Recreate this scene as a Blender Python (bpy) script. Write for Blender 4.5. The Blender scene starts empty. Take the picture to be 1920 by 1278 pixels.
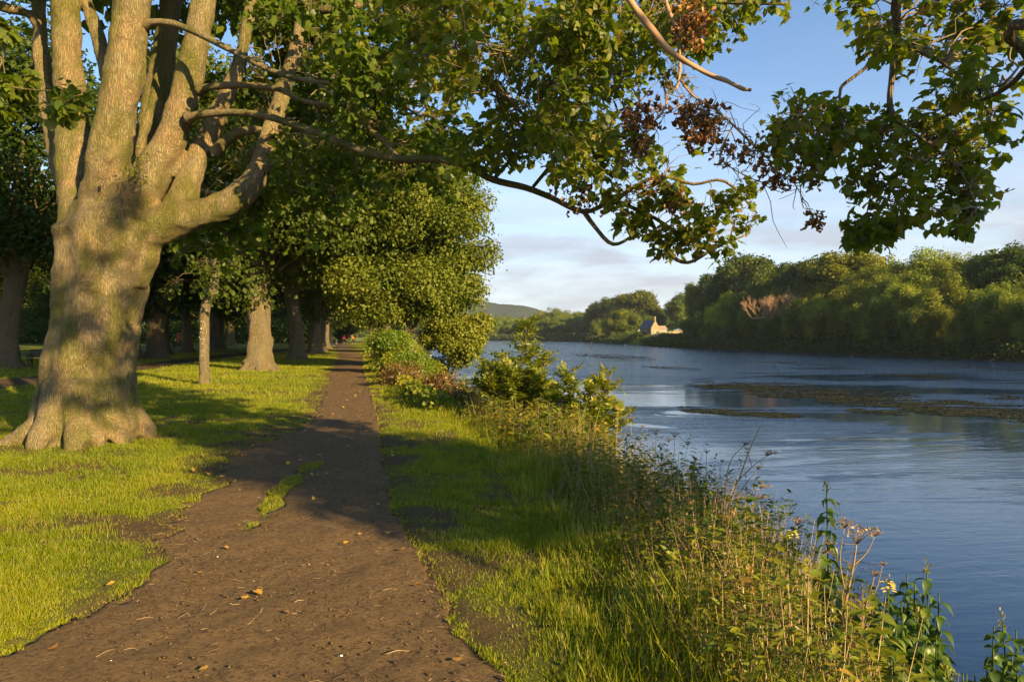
import bpy, math
import numpy as np
from mathutils import Vector

sc = bpy.context.scene
COL = sc.collection

# ------------------------------------------------------------------ camera, sky, sun, exposure
F, CX, HY, EYE = 1280.0, 960.0, 628.0, 1.6      # focal length in photo pixels, centre, horizon row, eye height
WATER_Z = -2.0
cam_d = bpy.data.cameras.new('camera'); cam = bpy.data.objects.new('camera', cam_d); COL.objects.link(cam)
cam.location = (0, 0, EYE); cam.rotation_euler = (math.radians(90), 0, 0)
cam_d.sensor_width = 36; cam_d.lens = 24; cam_d.shift_y = -11 / 1920
cam_d.clip_start = .05; cam_d.clip_end = 12000
sc.camera = cam

TO_SUN = Vector((.68, -.73, 0)).normalized()
SUN_EL = math.radians(20)
sv = Vector((TO_SUN.x * math.cos(SUN_EL), TO_SUN.y * math.cos(SUN_EL), math.sin(SUN_EL)))
sun_d = bpy.data.lights.new('sun', 'SUN'); sun = bpy.data.objects.new('sun', sun_d); COL.objects.link(sun)
sun.rotation_euler = sv.to_track_quat('Z', 'Y').to_euler()
sun_d.energy = 5.0; sun_d.angle = math.radians(.6); sun_d.color = (1, .72, .33)

sc.view_settings.view_transform = 'Standard'; sc.view_settings.look = 'None'
sc.view_settings.exposure = 1.5; sc.view_settings.gamma = 1
try: sc.view_settings.use_curve_mapping = False
except Exception: pass
cy = sc.cycles
cy.max_bounces = 7; cy.diffuse_bounces = 3; cy.glossy_bounces = 3; cy.transmission_bounces = 4; cy.transparent_max_bounces = 4
cy.use_adaptive_sampling = True; cy.adaptive_threshold = .015
cy.use_denoising = True; cy.caustics_reflective = False; cy.caustics_refractive = False
try: cy.denoiser = 'OPENIMAGEDENOISE'; cy.denoising_prefilter = 'ACCURATE'
except Exception: pass
cy.sample_clamp_indirect = 4


class NT:
    """short way to write node trees"""
    def __init__(s, tree): s.t = tree; tree.nodes.clear()
    def n(s, typ, ins=None, **kw):
        nd = s.t.nodes.new(typ)
        for k, v in kw.items(): setattr(nd, k, v)
        for k, v in (ins or {}).items():
            sock = nd.inputs[k]
            if isinstance(v, bpy.types.NodeSocket): s.t.links.new(v, sock)
            else: sock.default_value = v
        return nd
    def noise(s, vec, scale, detail=4, rough=.55, dist=0): return s.n('ShaderNodeTexNoise', {'Vector': vec, 'Scale': scale, 'Detail': detail, 'Roughness': rough, 'Distortion': dist}).outputs['Fac']
    def mathn(s, op, a, b=0.0, c=None, clamp=False):
        i = {0: a, 1: b}
        if c is not None: i[2] = c
        return s.n('ShaderNodeMath', i, operation=op, use_clamp=clamp).outputs[0]
    def ramp(s, fac, stops, interp='LINEAR'):
        r = s.n('ShaderNodeValToRGB', {'Fac': fac}); cr = r.color_ramp; cr.interpolation = interp
        while len(cr.elements) < len(stops): cr.elements.new(.5)
        for e, (p, c) in zip(cr.elements, stops):
            e.position = p; e.color = (c, c, c, 1) if isinstance(c, (int, float)) else (*c, 1)
        return r.outputs['Color']
    def mix(s, fac, a, b, mode='MIX'):
        m = s.n('ShaderNodeMix', data_type='RGBA', blend_type=mode)
        for k, v in ((0, fac), (6, a), (7, b)):
            if isinstance(v, bpy.types.NodeSocket): s.t.links.new(v, m.inputs[k])
            elif k == 0: m.inputs[0].default_value = v
            else: m.inputs[k].default_value = (*v, 1)
        return m.outputs[2]
    def mapping(s, vec, scale=(1, 1, 1), rot=(0, 0, 0)):
        return s.n('ShaderNodeMapping', {'Vector': vec, 'Scale': scale, 'Rotation': rot}).outputs[0]


# sky with high thin streaks and a low bank of cloud
w = bpy.data.worlds.new('World'); sc.world = w; w.use_nodes = True
N = NT(w.node_tree)
sky = N.n('ShaderNodeTexSky', sky_type='NISHITA', sun_disc=False, sun_elevation=SUN_EL,
          sun_rotation=math.atan2(TO_SUN.x, TO_SUN.y), air_density=1.0, dust_density=.7, ozone_density=2.0)
tc = N.n('ShaderNodeTexCoord').outputs['Generated']
sep = N.n('ShaderNodeSeparateXYZ', {0: tc})
z = N.mathn('MAXIMUM', sep.outputs[2], 0.0)
zz = N.mathn('ADD', z, .07)
pv = N.n('ShaderNodeCombineXYZ', {0: N.mathn('DIVIDE', sep.outputs[0], zz), 1: N.mathn('DIVIDE', sep.outputs[1], zz), 2: 0.0}).outputs[0]
cir = N.ramp(N.noise(N.mapping(pv, (.35, .9, 1), (0, 0, .5)), 1.1, 8, .6, .5), [(.44, 0.0), (.78, 1.0)])
cirm = N.ramp(z, [(0, .75), (.14, .6), (.24, .2), (.45, .03)])
haze = N.ramp(z, [(0, 1.0), (.07, .85), (.16, .45), (.3, .1), (.45, 0.0)])
bankv = N.n('ShaderNodeCombineXYZ', {0: N.n('ShaderNodeMath', {0: sep.outputs[0], 1: sep.outputs[1]}, operation='ARCTAN2').outputs[0], 1: N.mathn('MULTIPLY', z, 3.4), 2: .37}).outputs[0]
bank = N.ramp(N.noise(bankv, 5.2, 7, .55, .3), [(.44, 0.0), (.58, 1.0)])
bankm = N.ramp(z, [(0, .5), (.05, .8), (.12, .9), (.17, .3), (.2, 0.0)])
bf = N.mathn('MULTIPLY', bank, bankm)
skc = N.mix(1.0, sky.outputs[0], (.84, 1.0, 1.14), 'MULTIPLY')
c1 = N.mix(N.mathn('MULTIPLY', haze, .80), skc, (4.3, 4.6, 5.0))
c2 = N.mix(N.mathn('MULTIPLY', cir, cirm), c1, (5.3, 5.4, 5.6))
c3 = N.mix(N.mathn('MULTIPLY', bf, .85), c2, (2.7, 2.85, 3.3))
bg = N.n('ShaderNodeBackground', {'Color': c3, 'Strength': .074})
N.n('ShaderNodeOutputWorld', {'Surface': bg.outputs[0]})


# ------------------------------------------------------------------ numpy helpers
def rng(seed): return np.random.default_rng(seed)
_T = rng(77).random((256, 256))
def vnoise(x, y):
    x = np.asarray(x, float); y = np.asarray(y, float)
    xi = np.floor(x).astype(int); yi = np.floor(y).astype(int); fx = x - xi; fy = y - yi
    fx = fx * fx * (3 - 2 * fx); fy = fy * fy * (3 - 2 * fy)
    a = _T[xi & 255, yi & 255]; b = _T[(xi + 1) & 255, yi & 255]; c = _T[xi & 255, (yi + 1) & 255]; d = _T[(xi + 1) & 255, (yi + 1) & 255]
    return (a * (1 - fx) + b * fx) * (1 - fy) + (c * (1 - fx) + d * fx) * fy
def fbm(x, y, o=4):
    s = 0; a = .5; t = 0
    for i in range(o): s = s + a * vnoise(x * 2 ** i + 17.3 * i, y * 2 ** i + 9.1 * i); t += a; a *= .5
    return s / t
def sstep(x, a, b):
    t = np.clip((x - a) / (b - a), 0, 1); return t * t * (3 - 2 * t)
def nrm(v): return v / np.maximum(np.linalg.norm(v, axis=-1, keepdims=True), 1e-9)
def P(px, py, D): return np.array([(px - CX) / F * D, D, EYE - (py - HY) / F * D])     # a point D metres down the view


def build(name, V, faces, mat, parent=None, smooth=True, attrs=None, loc=None):
    """faces: list of int arrays (n,k); attrs: {name: per-vertex floats}"""
    V = np.asarray(V, np.float32)
    if loc is not None: V = V - np.asarray(loc, np.float32)
    me = bpy.data.meshes.new(name)
    faces = [np.asarray(f, np.int32) for f in faces if len(f)]
    nf = sum(len(f) for f in faces)
    li = np.concatenate([f.ravel() for f in faces]); tot = np.concatenate([np.full(len(f), f.shape[1], np.int32) for f in faces])
    me.vertices.add(len(V)); me.loops.add(len(li)); me.polygons.add(nf)
    me.vertices.foreach_set('co', V.ravel()); me.loops.foreach_set('vertex_index', li)
    st = np.zeros(nf, np.int32); st[1:] = np.cumsum(tot)[:-1]
    me.polygons.foreach_set('loop_start', st)
    try: me.polygons.foreach_set('loop_total', tot)
    except Exception: pass
    me.polygons.foreach_set('use_smooth', np.full(nf, bool(smooth)))
    for k, a in (attrs or {}).items():
        at = me.attributes.new(k, 'FLOAT', 'POINT'); at.data.foreach_set('value', np.asarray(a, np.float32))
    me.update(calc_edges=True); me.materials.append(mat)
    o = bpy.data.objects.new(name, me); COL.objects.link(o)
    if parent is not None: o.parent = parent
    if loc is not None: o.location = tuple(float(q) for q in loc)
    return o


def tag(o, label=None, cat=None, group=None, kind=None):
    for k, v in (('label', label), ('category', cat), ('group', group), ('kind', kind)):
        if v: o[k] = v
    return o
def empty(name, loc, label=None, cat=None, group=None):
    o = bpy.data.objects.new(name, None); COL.objects.link(o); o.location = tuple(float(q) for q in loc); o.empty_display_size = .2
    return tag(o, label, cat, group)
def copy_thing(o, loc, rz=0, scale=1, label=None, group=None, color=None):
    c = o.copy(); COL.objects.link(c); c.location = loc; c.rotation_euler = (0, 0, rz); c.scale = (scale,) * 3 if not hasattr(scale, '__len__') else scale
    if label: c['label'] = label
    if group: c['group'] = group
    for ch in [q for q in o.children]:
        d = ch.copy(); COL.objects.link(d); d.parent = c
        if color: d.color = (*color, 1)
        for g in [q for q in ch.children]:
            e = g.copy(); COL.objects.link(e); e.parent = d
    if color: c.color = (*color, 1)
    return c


class Geo:
    """collects pieces of geometry into one mesh"""
    def __init__(s): s.V = []; s.F = {}; s.n = 0; s.A = []
    def add(s, V, faces, a=0.0):
        V = np.asarray(V, float); s.V.append(V)
        s.A.append(np.full(len(V), a) if np.isscalar(a) else np.asarray(a, float))
        for f in faces:
            f = np.asarray(f, int)
            if len(f): s.F.setdefault(f.shape[1], []).append(f + s.n)
        s.n += len(V)
    def box(s, c, d, rz=0, a=0.0, tilt=0):
        x, y, z_ = np.array(d) / 2
        v = np.array([[i, j, k] for i in (-x, x) for j in (-y, y) for k in (-z_, z_)], float)
        if tilt: v = v @ np.array([[math.cos(tilt), 0, -math.sin(tilt)], [0, 1, 0], [math.sin(tilt), 0, math.cos(tilt)]])
        cz, sz = math.cos(rz), math.sin(rz)
        v = v @ np.array([[cz, sz, 0], [-sz, cz, 0], [0, 0, 1]]) + np.array(c)
        s.add(v, [np.array([[0, 1, 3, 2], [4, 6, 7, 5], [0, 4, 5, 1], [2, 3, 7, 6], [0, 2, 6, 4], [1, 5, 7, 3]])], a)
    def tube(s, pts, rad, ns=8, a=0.0, sub=3, wob=0.0, seed=0, flute=0.0, nf=5, cap=True):
        V, f = tube(pts, rad, ns, sub, wob, seed, flute, nf); s.add(V, f, a)
    def build(s, name, mat, parent=None, smooth=True, loc=None, attr=None):
        if not s.V: return None
        V = np.concatenate(s.V)
        return build(name, V, [np.concatenate(f) for f in s.F.values()], mat, parent, smooth, {attr or 'tint': np.concatenate(s.A)}, loc)


def catmull(P_, k):
    P_ = np.asarray(P_, float)
    if k <= 1 or len(P_) < 3: 
        if len(P_) == 2 and k > 1:
            t = np.linspace(0, 1, k + 1)[:, None]; return P_[0] * (1 - t) + P_[1] * t
        return P_
    Q = np.vstack([2 * P_[0] - P_[1], P_, 2 * P_[-1] - P_[-2]]); out = []
    for i in range(1, len(Q) - 2):
        for t in np.linspace(0, 1, k, endpoint=False):
            a, b, c, d = Q[i - 1:i + 3]
            out.append(.5 * (2 * b + (c - a) * t + (2 * a - 5 * b + 4 * c - d) * t * t + (3 * b - a - 3 * c + d) * t ** 3))
    out.append(Q[-2]); return np.array(out)
def tube(pts, rad, ns=8, sub=3, wob=0.0, seed=0, flute=0.0, nf=5):
    n0 = len(pts); pts = catmull(pts, sub); rad = np.interp(np.linspace(0, n0 - 1, len(pts)), np.arange(n0), rad)
    T = nrm(np.gradient(pts, axis=0)); n = len(pts)
    ref = np.array([1.0, .13, .02]) if abs(T[0][0]) < .8 else np.array([.02, 1.0, .1])
    u = nrm(np.cross(T[0], ref)); U = [u]
    for i in range(1, n):
        u = U[-1] - T[i] * np.dot(U[-1], T[i]); U.append(nrm(u))
    U = np.array(U); W = np.cross(T, U)
    ang = np.linspace(0, 2 * np.pi, ns, endpoint=False)
    R = rad[:, None] * np.ones(ns)[None]
    if wob or flute:
        s_ = np.linspace(0, n * .5, n)[:, None]
        R = R * (1 + wob * (vnoise(np.cos(ang)[None] * 1.6 + seed * 3.1 + 9 + 0 * s_, s_ + np.sin(ang)[None] * 1.6 + seed) - .5) * 2)
        if flute:
            fl = np.cos(ang[None] * nf + 1.4 * vnoise(s_ * .3 + seed, s_ * 0 + 3) * 3 + seed) ; R = R * (1 + flute * fl)
    V = pts[:, None] + R[..., None] * (np.cos(ang)[None, :, None] * U[:, None] + np.sin(ang)[None, :, None] * W[:, None])
    V = V.reshape(-1, 3)
    i = np.arange(n - 1)[:, None] * ns; j = np.arange(ns)[None]; j2 = (j + 1) % ns
    q = np.stack([i + j, i + j2, i + ns + j2, i + ns + j], -1).reshape(-1, 4)
    V = np.vstack([V, pts[-1], pts[0]]); e = np.arange(ns); 
    tri = np.vstack([np.stack([(n - 1) * ns + e, (n - 1) * ns + (e + 1) % ns, np.full(ns, n * ns)], -1), np.stack([(e + 1) % ns, e, np.full(ns, n * ns + 1)], -1)])
    return V, [q, tri]


# leaf shapes: x across, y towards the tip, z up
def fan(out, c, zf):
    o = np.array(out, float); v = np.vstack([[c], o]); z_ = zf(v[:, 0], v[:, 1]); v = np.column_stack([v, z_]); n = len(o)
    return v, [np.stack([np.zeros(n, int), 1 + np.arange(n), 1 + (np.arange(n) + 1) % n], -1)]
_r = [(.0, .0), (.18, -.09), (.42, -.13), (.43, .10), (.62, .36), (.42, .45), (.30, .70)]
L_MAPLE = fan(_r + [(0, 1.02)] + [(-x, y) for x, y in _r[:0:-1]], (0, .28), lambda x, y: -.62 * x * x - .42 * (y - .15) ** 2 + .16 * np.abs(x))
_r = [(0, 0), (.33, .05), (.5, .45), (.2, .62)]
L_SMALL = fan(_r + [(0, 1)] + [(-x, y) for x, y in _r[:0:-1]], (0, .35), lambda x, y: -.4 * x * x - .15 * y * y)
L_LANCE = (np.array([[0, 0, 0], [.14, .3, .03], [.13, .65, -.02], [0, 1, -.18], [-.13, .65, -.02], [-.14, .3, .03], [0, .5, -.03]], float),
           [np.array([[0, 1, 6], [1, 2, 6], [2, 3, 6], [3, 4, 6], [4, 5, 6], [5, 0, 6]])])
L_OVAL = (np.array([[0, 0, 0], [.26, .35, .05], [.22, .7, 0], [0, 1, -.12], [-.22, .7, 0], [-.26, .35, .05], [0, .5, -.03]], float),
          [np.array([[0, 1, 6], [1, 2, 6], [2, 3, 6], [3, 4, 6], [4, 5, 6], [5, 0, 6]])])
L_KITE = (np.array([[0, 0, 0], [.42, .45, .06], [0, 1, -.1], [-.42, .45, .06]], float), [np.array([[0, 1, 2], [0, 2, 3]])])
L_TRI = (np.array([[-.45, 0, 0], [.45, .1, 0], [0, 1, 0]], float), [np.array([[0, 1, 2]])])
L_BLADE = (np.array([[-.5, 0, 0], [.5, 0, 0], [.34, .55, .05], [-.34, .55, .05], [0, 1, .25]], float), [np.array([[0, 1, 2, 3]]), np.array([[3, 2, 4]])])
L_CRUMP = fan([(0, 0), (.2, .1), (.3, .4), (.12, .5), (.2, .8), (0, 1.0), (-.22, .7), (-.1, .45), (-.3, .3)], (0.05, .45), lambda x, y: .5 * np.abs(x) + .25 * np.sin(y * 9))


def leaves(tmpl, pos, nor, tip, size, width=1.0):
    """stamp the leaf shape at every position; returns verts, faces"""
    TV, TF = tmpl; n = len(pos); k = len(TV)
    nor = nrm(nor); tip = tip - nor * np.sum(tip * nor, -1, keepdims=True); tip = nrm(tip); rt = np.cross(tip, nor)
    s_ = np.broadcast_to(np.asarray(size, float), (n,))[:, None, None]; wd = np.broadcast_to(np.asarray(width, float), (n,))[:, None, None]
    V = pos[:, None] + s_ * (TV[None, :, 0:1] * wd * rt[:, None] + TV[None, :, 1:2] * tip[:, None] + TV[None, :, 2:3] * nor[:, None])
    off = (np.arange(n) * k)[:, None, None]
    return V.reshape(-1, 3), [(f[None] + off).reshape(-1, f.shape[1]) for f in TF], k
def add_leaves(g, tmpl, pos, nor, tip, size, tint, width=1.0):
    if len(pos) == 0: return
    V, Fc, k = leaves(tmpl, pos, nor, tip, size, width); g.add(V, Fc, np.repeat(np.broadcast_to(tint, (len(pos),)), k))
def rand_dir(r, n): return nrm(r.normal(size=(n, 3)))


# ------------------------------------------------------------------ materials
def new_mat(name):
    m = bpy.data.materials.new(name); m.use_nodes = True; return m, NT(m.node_tree)
def mat_out(N, sh): N.n('ShaderNodeOutputMaterial', {'Surface': sh})
def leaf_mat(name, stops, trans=.35, gloss=.03, tcol=1.35, objcol=True, rough=.5):
    m, N = new_mat(name)
    t = N.n('ShaderNodeAttribute', attribute_name='tint').outputs['Fac']
    c = N.ramp(t, stops)
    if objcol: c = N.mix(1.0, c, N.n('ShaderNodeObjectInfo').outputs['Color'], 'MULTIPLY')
    d = N.n('ShaderNodeBsdfDiffuse', {'Color': c}).outputs[0]
    ct = N.mix(1.0, c, (tcol * 1.1, tcol * 1.15, tcol * .45), 'MULTIPLY')
    tr = N.n('ShaderNodeBsdfTranslucent', {'Color': ct}).outputs[0]
    a = N.n('ShaderNodeMixShader', {0: trans, 1: d, 2: tr}).outputs[0]
    g = N.n('ShaderNodeBsdfGlossy', {'Color': (1, 1, 1, 1), 'Roughness': rough}).outputs[0]
    mat_out(N, N.n('ShaderNodeMixShader', {0: gloss, 1: a, 2: g}).outputs[0]); return m
def bark_mat(name, base, dark, moss, mossamt=.5, scale=1.0, bump=.6):
    m, N = new_mat(name)
    oc = N.n('ShaderNodeTexCoord').outputs['Object']
    v = N.mapping(oc, (17 * scale, 17 * scale, 1.7 * scale))
    vo = N.n('ShaderNodeTexVoronoi', {'Vector': N.n('ShaderNodeVectorMath', {0: v, 1: N.n('ShaderNodeVectorMath', {0: N.n('ShaderNodeTexNoise', {'Vector': v, 'Scale': .8, 'Detail': 4.0}).outputs['Color'], 1: (1.6, 1.6, 1.6)}, operation='MULTIPLY').outputs[0]}, operation='ADD').outputs[0], 'Scale': 3.0, 'Randomness': 1.0}, feature='DISTANCE_TO_EDGE').outputs['Distance']
    crack = N.ramp(vo, [(0, 0.0), (.12, .65), (.4, 1.0)])
    big = N.noise(oc, 1.7 * scale, 5, .6)
    fine = N.noise(v, 6, 6, .65)
    c = N.mix(N.ramp(fine, [(.3, 0.0), (.7, 1.0)]), tuple(q * .62 for q in base), tuple(q * 1.3 for q in base))
    c = N.mix(N.ramp(big, [(.46, 0.0), (.6, .7)]), c, (base[0] * 1.2, base[1] * 1.0, base[2] * .95))
    mo = N.noise(N.mapping(oc, (2.2, 2.2, .8)), 1.3, 6, .62)
    c = N.mix(N.ramp(mo, [(.43, 0.0), (.60, mossamt)]), c, moss)
    lich = N.noise(oc, 14, 3, .5)
    c = N.mix(N.ramp(lich, [(.64, 0.0), (.70, .45)]), c, (.30, .31, .22))
    c = N.mix(N.mathn('MULTIPLY', N.mathn('SUBTRACT', 1.0, crack), .62), c, dark)
    h = N.mathn('ADD', N.mathn('MULTIPLY', crack, .9), N.mathn('MULTIPLY', fine, .6))
    h = N.mathn('ADD', h, N.mathn('MULTIPLY', N.noise(oc, 5, 3), 1.5))
    b = N.n('ShaderNodeBump', {'Strength': bump, 'Distance': .02 / scale ** .5, 'Height': h}).outputs[0]
    mat_out(N, N.n('ShaderNodeBsdfPrincipled', {'Base Color': c, 'Roughness': .85, 'Specular IOR Level': .25, 'Normal': b}).outputs[0]); return m
def plain_mat(name, col, rough=.7, var=.25, scale=8, bump=.1):
    m, N = new_mat(name); oc = N.n('ShaderNodeTexCoord').outputs['Object']; f = N.noise(oc, scale, 5, .6)
    c = N.mix(f, tuple(q * (1 - var) for q in col), tuple(min(1, q * (1 + var)) for q in col))
    b = N.n('ShaderNodeBump', {'Strength': bump, 'Distance': .02, 'Height': f}).outputs[0]
    mat_out(N, N.n('ShaderNodeBsdfPrincipled', {'Base Color': c, 'Roughness': rough, 'Normal': b}).outputs[0]); return m

BARK = bark_mat('sycamore_bark', (.265, .21, .108), (.05, .038, .022), (.125, .125, .018), .9, 1.15, .8)
BARK2 = bark_mat('avenue_bark', (.22, .175, .105), (.05, .04, .025), (.14, .13, .03), .45, .7, .9)
BARKD = bark_mat('shaded_bark', (.16, .125, .08), (.04, .03, .02), (.08, .085, .02), .5, .7, .8)
TWIG = plain_mat('twig_bark', (.17, .125, .07), .8, .4, 25)
DEADWOOD = plain_mat('bare_wood', (.33, .2, .1), .8, .3, 12)
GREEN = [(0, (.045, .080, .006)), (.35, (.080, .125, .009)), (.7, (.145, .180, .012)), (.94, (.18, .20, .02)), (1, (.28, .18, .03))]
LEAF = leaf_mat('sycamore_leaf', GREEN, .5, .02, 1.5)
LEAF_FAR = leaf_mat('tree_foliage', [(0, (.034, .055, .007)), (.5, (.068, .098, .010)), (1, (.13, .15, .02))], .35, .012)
LEAF_BR = leaf_mat('withered_leaf', [(0, (.13, .055, .018)), (.5, (.25, .11, .03)), (1, (.42, .20, .05))], .25, .04, 1.0)
HERB = leaf_mat('herb_leaf', [(0, (.05, .095, .006)), (.5, (.135, .175, .009)), (.8, (.24, .235, .012)), (1, (.32, .20, .025))], .4, .025)
GRASS = leaf_mat('grass_blade', [(0, (.075, .12, .003)), (.4, (.165, .21, .004)), (.75, (.26, .275, .006)), (.92, (.30, .25, .02)), (1, (.30, .23, .06))], .4, .015)
STRAW = leaf_mat('dry_stem', [(0, (.17, .10, .045)), (.5, (.30, .20, .09)), (1, (.46, .34, .18))], .2, .05, 1.0)

# ------------------------------------------------------------------ lie of the land
def pl(ctrl):
    a = np.array(ctrl, float); return lambda y: np.interp(y, a[:, 0], a[:, 1])
path_r = pl([(-6, 1.6), (0, .75), (2, .35), (3.15, .05), (3.7, -.26), (4.34, -.43), (5.5, -.82), (6.56, -1.13), (9.2, -1.72), (13.5, -2.68), (22.3, -4.7), (33, -7.2), (55, -12), (76, -17.8), (120, -29), (170, -43)])
path_l = pl([(-6, -1.6), (0, -2.0), (2, -2.45), (3.15, -2.5), (3.58, -2.52), (4.85, -2.6), (6.36, -3.05), (7.53, -3.3), (8.46, -3.52), (10, -3.75), (11.9, -3.78), (13.5, -3.95), (15.5, -4.4), (22.3, -6.0), (28.4, -7.6), (33, -8.6), (55, -13.9), (76, -19.5), (120, -31), (170, -45)])
track_c = pl([(8, -15.2), (21, -16.6), (34, -18.6), (55, -22.5), (80, -25.5), (120, -31), (170, -44)])
veg_x = pl([(-6, 2.0), (0, .8), (3, .55), (5.5, .45), (7.5, .2), (9.2, -.1), (12, -.85), (16, -2.15), (22, -3.5), (33, -6), (64, -12.7), (144, -29), (271, -40), (400, -75), (520, -170), (900, -500)])
water_x = pl([(-6, 6), (0, 4.8), (3, 4.3), (7.5, 3.9), (11, 2.9), (16, 1.4), (22, -.2), (33, -2.6), (64, -8.5), (144, -17), (271, -29), (400, -64), (520, -150), (900, -480)])
opp_x = pl([(-80, 95), (0, 84), (80, 71), (92, 68), (150, 56), (192, 46.5), (240, 44.5), (370, 41), (440, 14), (512, -37), (560, -110), (620, -220), (900, -440)])
def water_edge(y): return water_x(y) + .35 * (fbm(y * .7, y * 0 + 2) - .5)
def land(x, y):
    x = np.asarray(x, float); y = np.asarray(y, float)
    vx, wx, ox = veg_x(y), water_edge(y), opp_x(y)
    near = .10 * (fbm(x * .25 + 4, y * .25) - .5) + .035 * (fbm(x * 1.3, y * 1.3 + 7, 3) - .5)
    near = near * sstep(np.abs(x - (path_l(y) + path_r(y)) / 2), .5, 2.5) * .9
    t = (x - vx + .1) / np.maximum(wx - vx + .1, .5)
    bank = -2.05 * np.clip(t, 0, 1) ** 1.25 + .12 * sstep(t, .05, .4) * (fbm(x * 1.1, y * 1.1) - .5)
    bed = -2.05 - 1.2 * sstep(x, wx, wx + 3)
    d = x - ox
    opp = -3.2 + 1.35 * sstep(d, -4, 0) + 1.3 * sstep(d, 0, 5) + 1.7 * sstep(d, 3, 26) + .8 * (fbm(x * .05, y * .05) - .5) * sstep(d, 3, 12)
    hill = 4.5 * sstep(d, 40, 250) + 2.5 * np.exp(-(((x - 57) / 11) ** 2 + ((y - 265) / 12) ** 2)) * sstep(d, 1, 8)
    z_ = np.where(t < 0, near, np.where(t < 1, near * (1 - np.clip(t, 0, 1)) + bank, bed))
    z_ = np.where(d > -5, opp + hill, z_)
    return z_
def on_path(x, y, grow=0.0):
    wob = .16 * (fbm(x * 1.5, y * 1.5, 3) - .5) * 2 + .10 * (fbm(x * 6, y * 6, 3) - .5) * 2
    l, r = path_l(y) - wob * 1.6 - grow, path_r(y) + wob * .55 + grow
    m = (x > l) & (x < r)
    isl = np.hypot((x + 2.35 + .12 * (y - 7.0)) / .12, (y - 6.9) / .9) + 1.5 * (fbm(x * 4, y * 4, 3) - .5) < .85
    isl |= np.hypot((x + 2.45) / .12, (y - 8.3) / .45) + .9 * (fbm(x * 4 + 3, y * 4, 3) - .5) < .8
    return m & ~isl
def on_track(x, y):
    return np.abs(x - track_c(y)) < 1.35 + .5 * (fbm(x * .6, y * .6) - .5)

def axis(segs):
    out = [segs[0][0]]
    for a, b, st0, st1 in segs:
        xq = a
        while xq < b - 1e-6:
            t = (xq - a) / (b - a); xq += st0 * (st1 / st0) ** t; out.append(min(xq, b))
    return np.unique(np.round(np.array(out), 4))
gx = axis([(-4000, -60, 400, 6), (-60, -14, 4, .4), (-14, -4.2, .3, .1), (-4.2, 4.5, .07, .08), (4.5, 12, .15, .6), (12, 110, 2.0, 2.0), (110, 4000, 4, 400)])
gy = axis([(-300, -6, 40, 1.5), (-6, 2, .5, .15), (2, 14, .08, .12), (14, 40, .15, .6), (40, 160, .8, 2.5), (160, 700, 4, 14), (700, 5000, 20, 300)])
X, Y = np.meshgrid(gx, gy); Zg = land(X, Y)
rough = (np.hypot(X + 2, Y - 6) < 20)
Zg = Zg - np.where(on_path(X, Y, .02), .045, 0)
Zg = np.where(rough & (X < veg_x(Y)), Zg + .018 * (fbm(X * 5, Y * 5, 3) - .5), Zg)
nx, ny = len(gx), len(gy); ii = (np.arange(ny - 1)[:, None] * nx + np.arange(nx - 1)[None]).ravel()
V = np.column_stack([X.ravel(), Y.ravel(), Zg.ravel()]); Fq = np.stack([ii, ii + 1, ii + nx + 1, ii + nx], -1)
# how well the turf covers the soil, as a property of the place (worn beside the path)
def worn(x, y):
    e = np.minimum(np.abs(x - path_r(y)), np.abs(x - path_l(y)))
    return np.clip(.95 * (1 - sstep(e, .05, .75 + .9 * (x < path_l(y)) * (y < 8))) * sstep(fbm(x * 1.6, y * 1.6, 4), .36, .62) + .8 * sstep(fbm(x * 1.7 + 30, y * 1.7, 4), .52, .72), 0, 1)
cov = np.where(on_track(X, Y), 1.0, worn(X, Y)) * (X < veg_x(Y) + .5)
m, N = new_mat('turf_and_soil')
pos = N.n('ShaderNodeNewGeometry').outputs['Position']
soiln = N.noise(pos, 14, 8, .65)
soil = N.mix(soiln, (.045, .029, .015), (.13, .088, .046))
th = N.mix(N.noise(pos, 3, 6, .6), (.06, .085, .012), (.15, .165, .022))
th = N.mix(N.ramp(N.noise(pos, 40, 4, .7), [(.35, 0.0), (.65, .65)]), th, (.075, .055, .022))
far = N.mix(N.noise(pos, .35, 6, .6), (.12, .16, .008), (.22, .235, .012))
sp = N.n('ShaderNodeSeparateXYZ', {0: pos})
ff = N.ramp(N.mathn('DIVIDE', N.mathn('ABSOLUTE', sp.outputs[1]), 70.0), [(.12, 0.0), (.6, 1.0)])
g = N.mix(ff, th, far)
cv = N.n('ShaderNodeAttribute', attribute_name='bare').outputs['Fac']
g = N.mix(cv, g, soil)
low = N.ramp(N.mathn('ADD', sp.outputs[2], 2.1), [(0.0, 1.0), (.6, .9), (1.0, 0.0)])
g = N.mix(low, g, (.05, .05, .02))
b = N.n('ShaderNodeBump', {'Strength': .8, 'Distance': .03, 'Height': N.noise(pos, 22, 8, .7)}).outputs[0]
mat_out(N, N.n('ShaderNodeBsdfPrincipled', {'Base Color': g, 'Roughness': .95, 'Specular IOR Level': .1, 'Normal': b}).outputs[0])
ground = build('ground', V, [Fq], m, attrs={'bare': cov.ravel()}); tag(ground, kind='structure')

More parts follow.
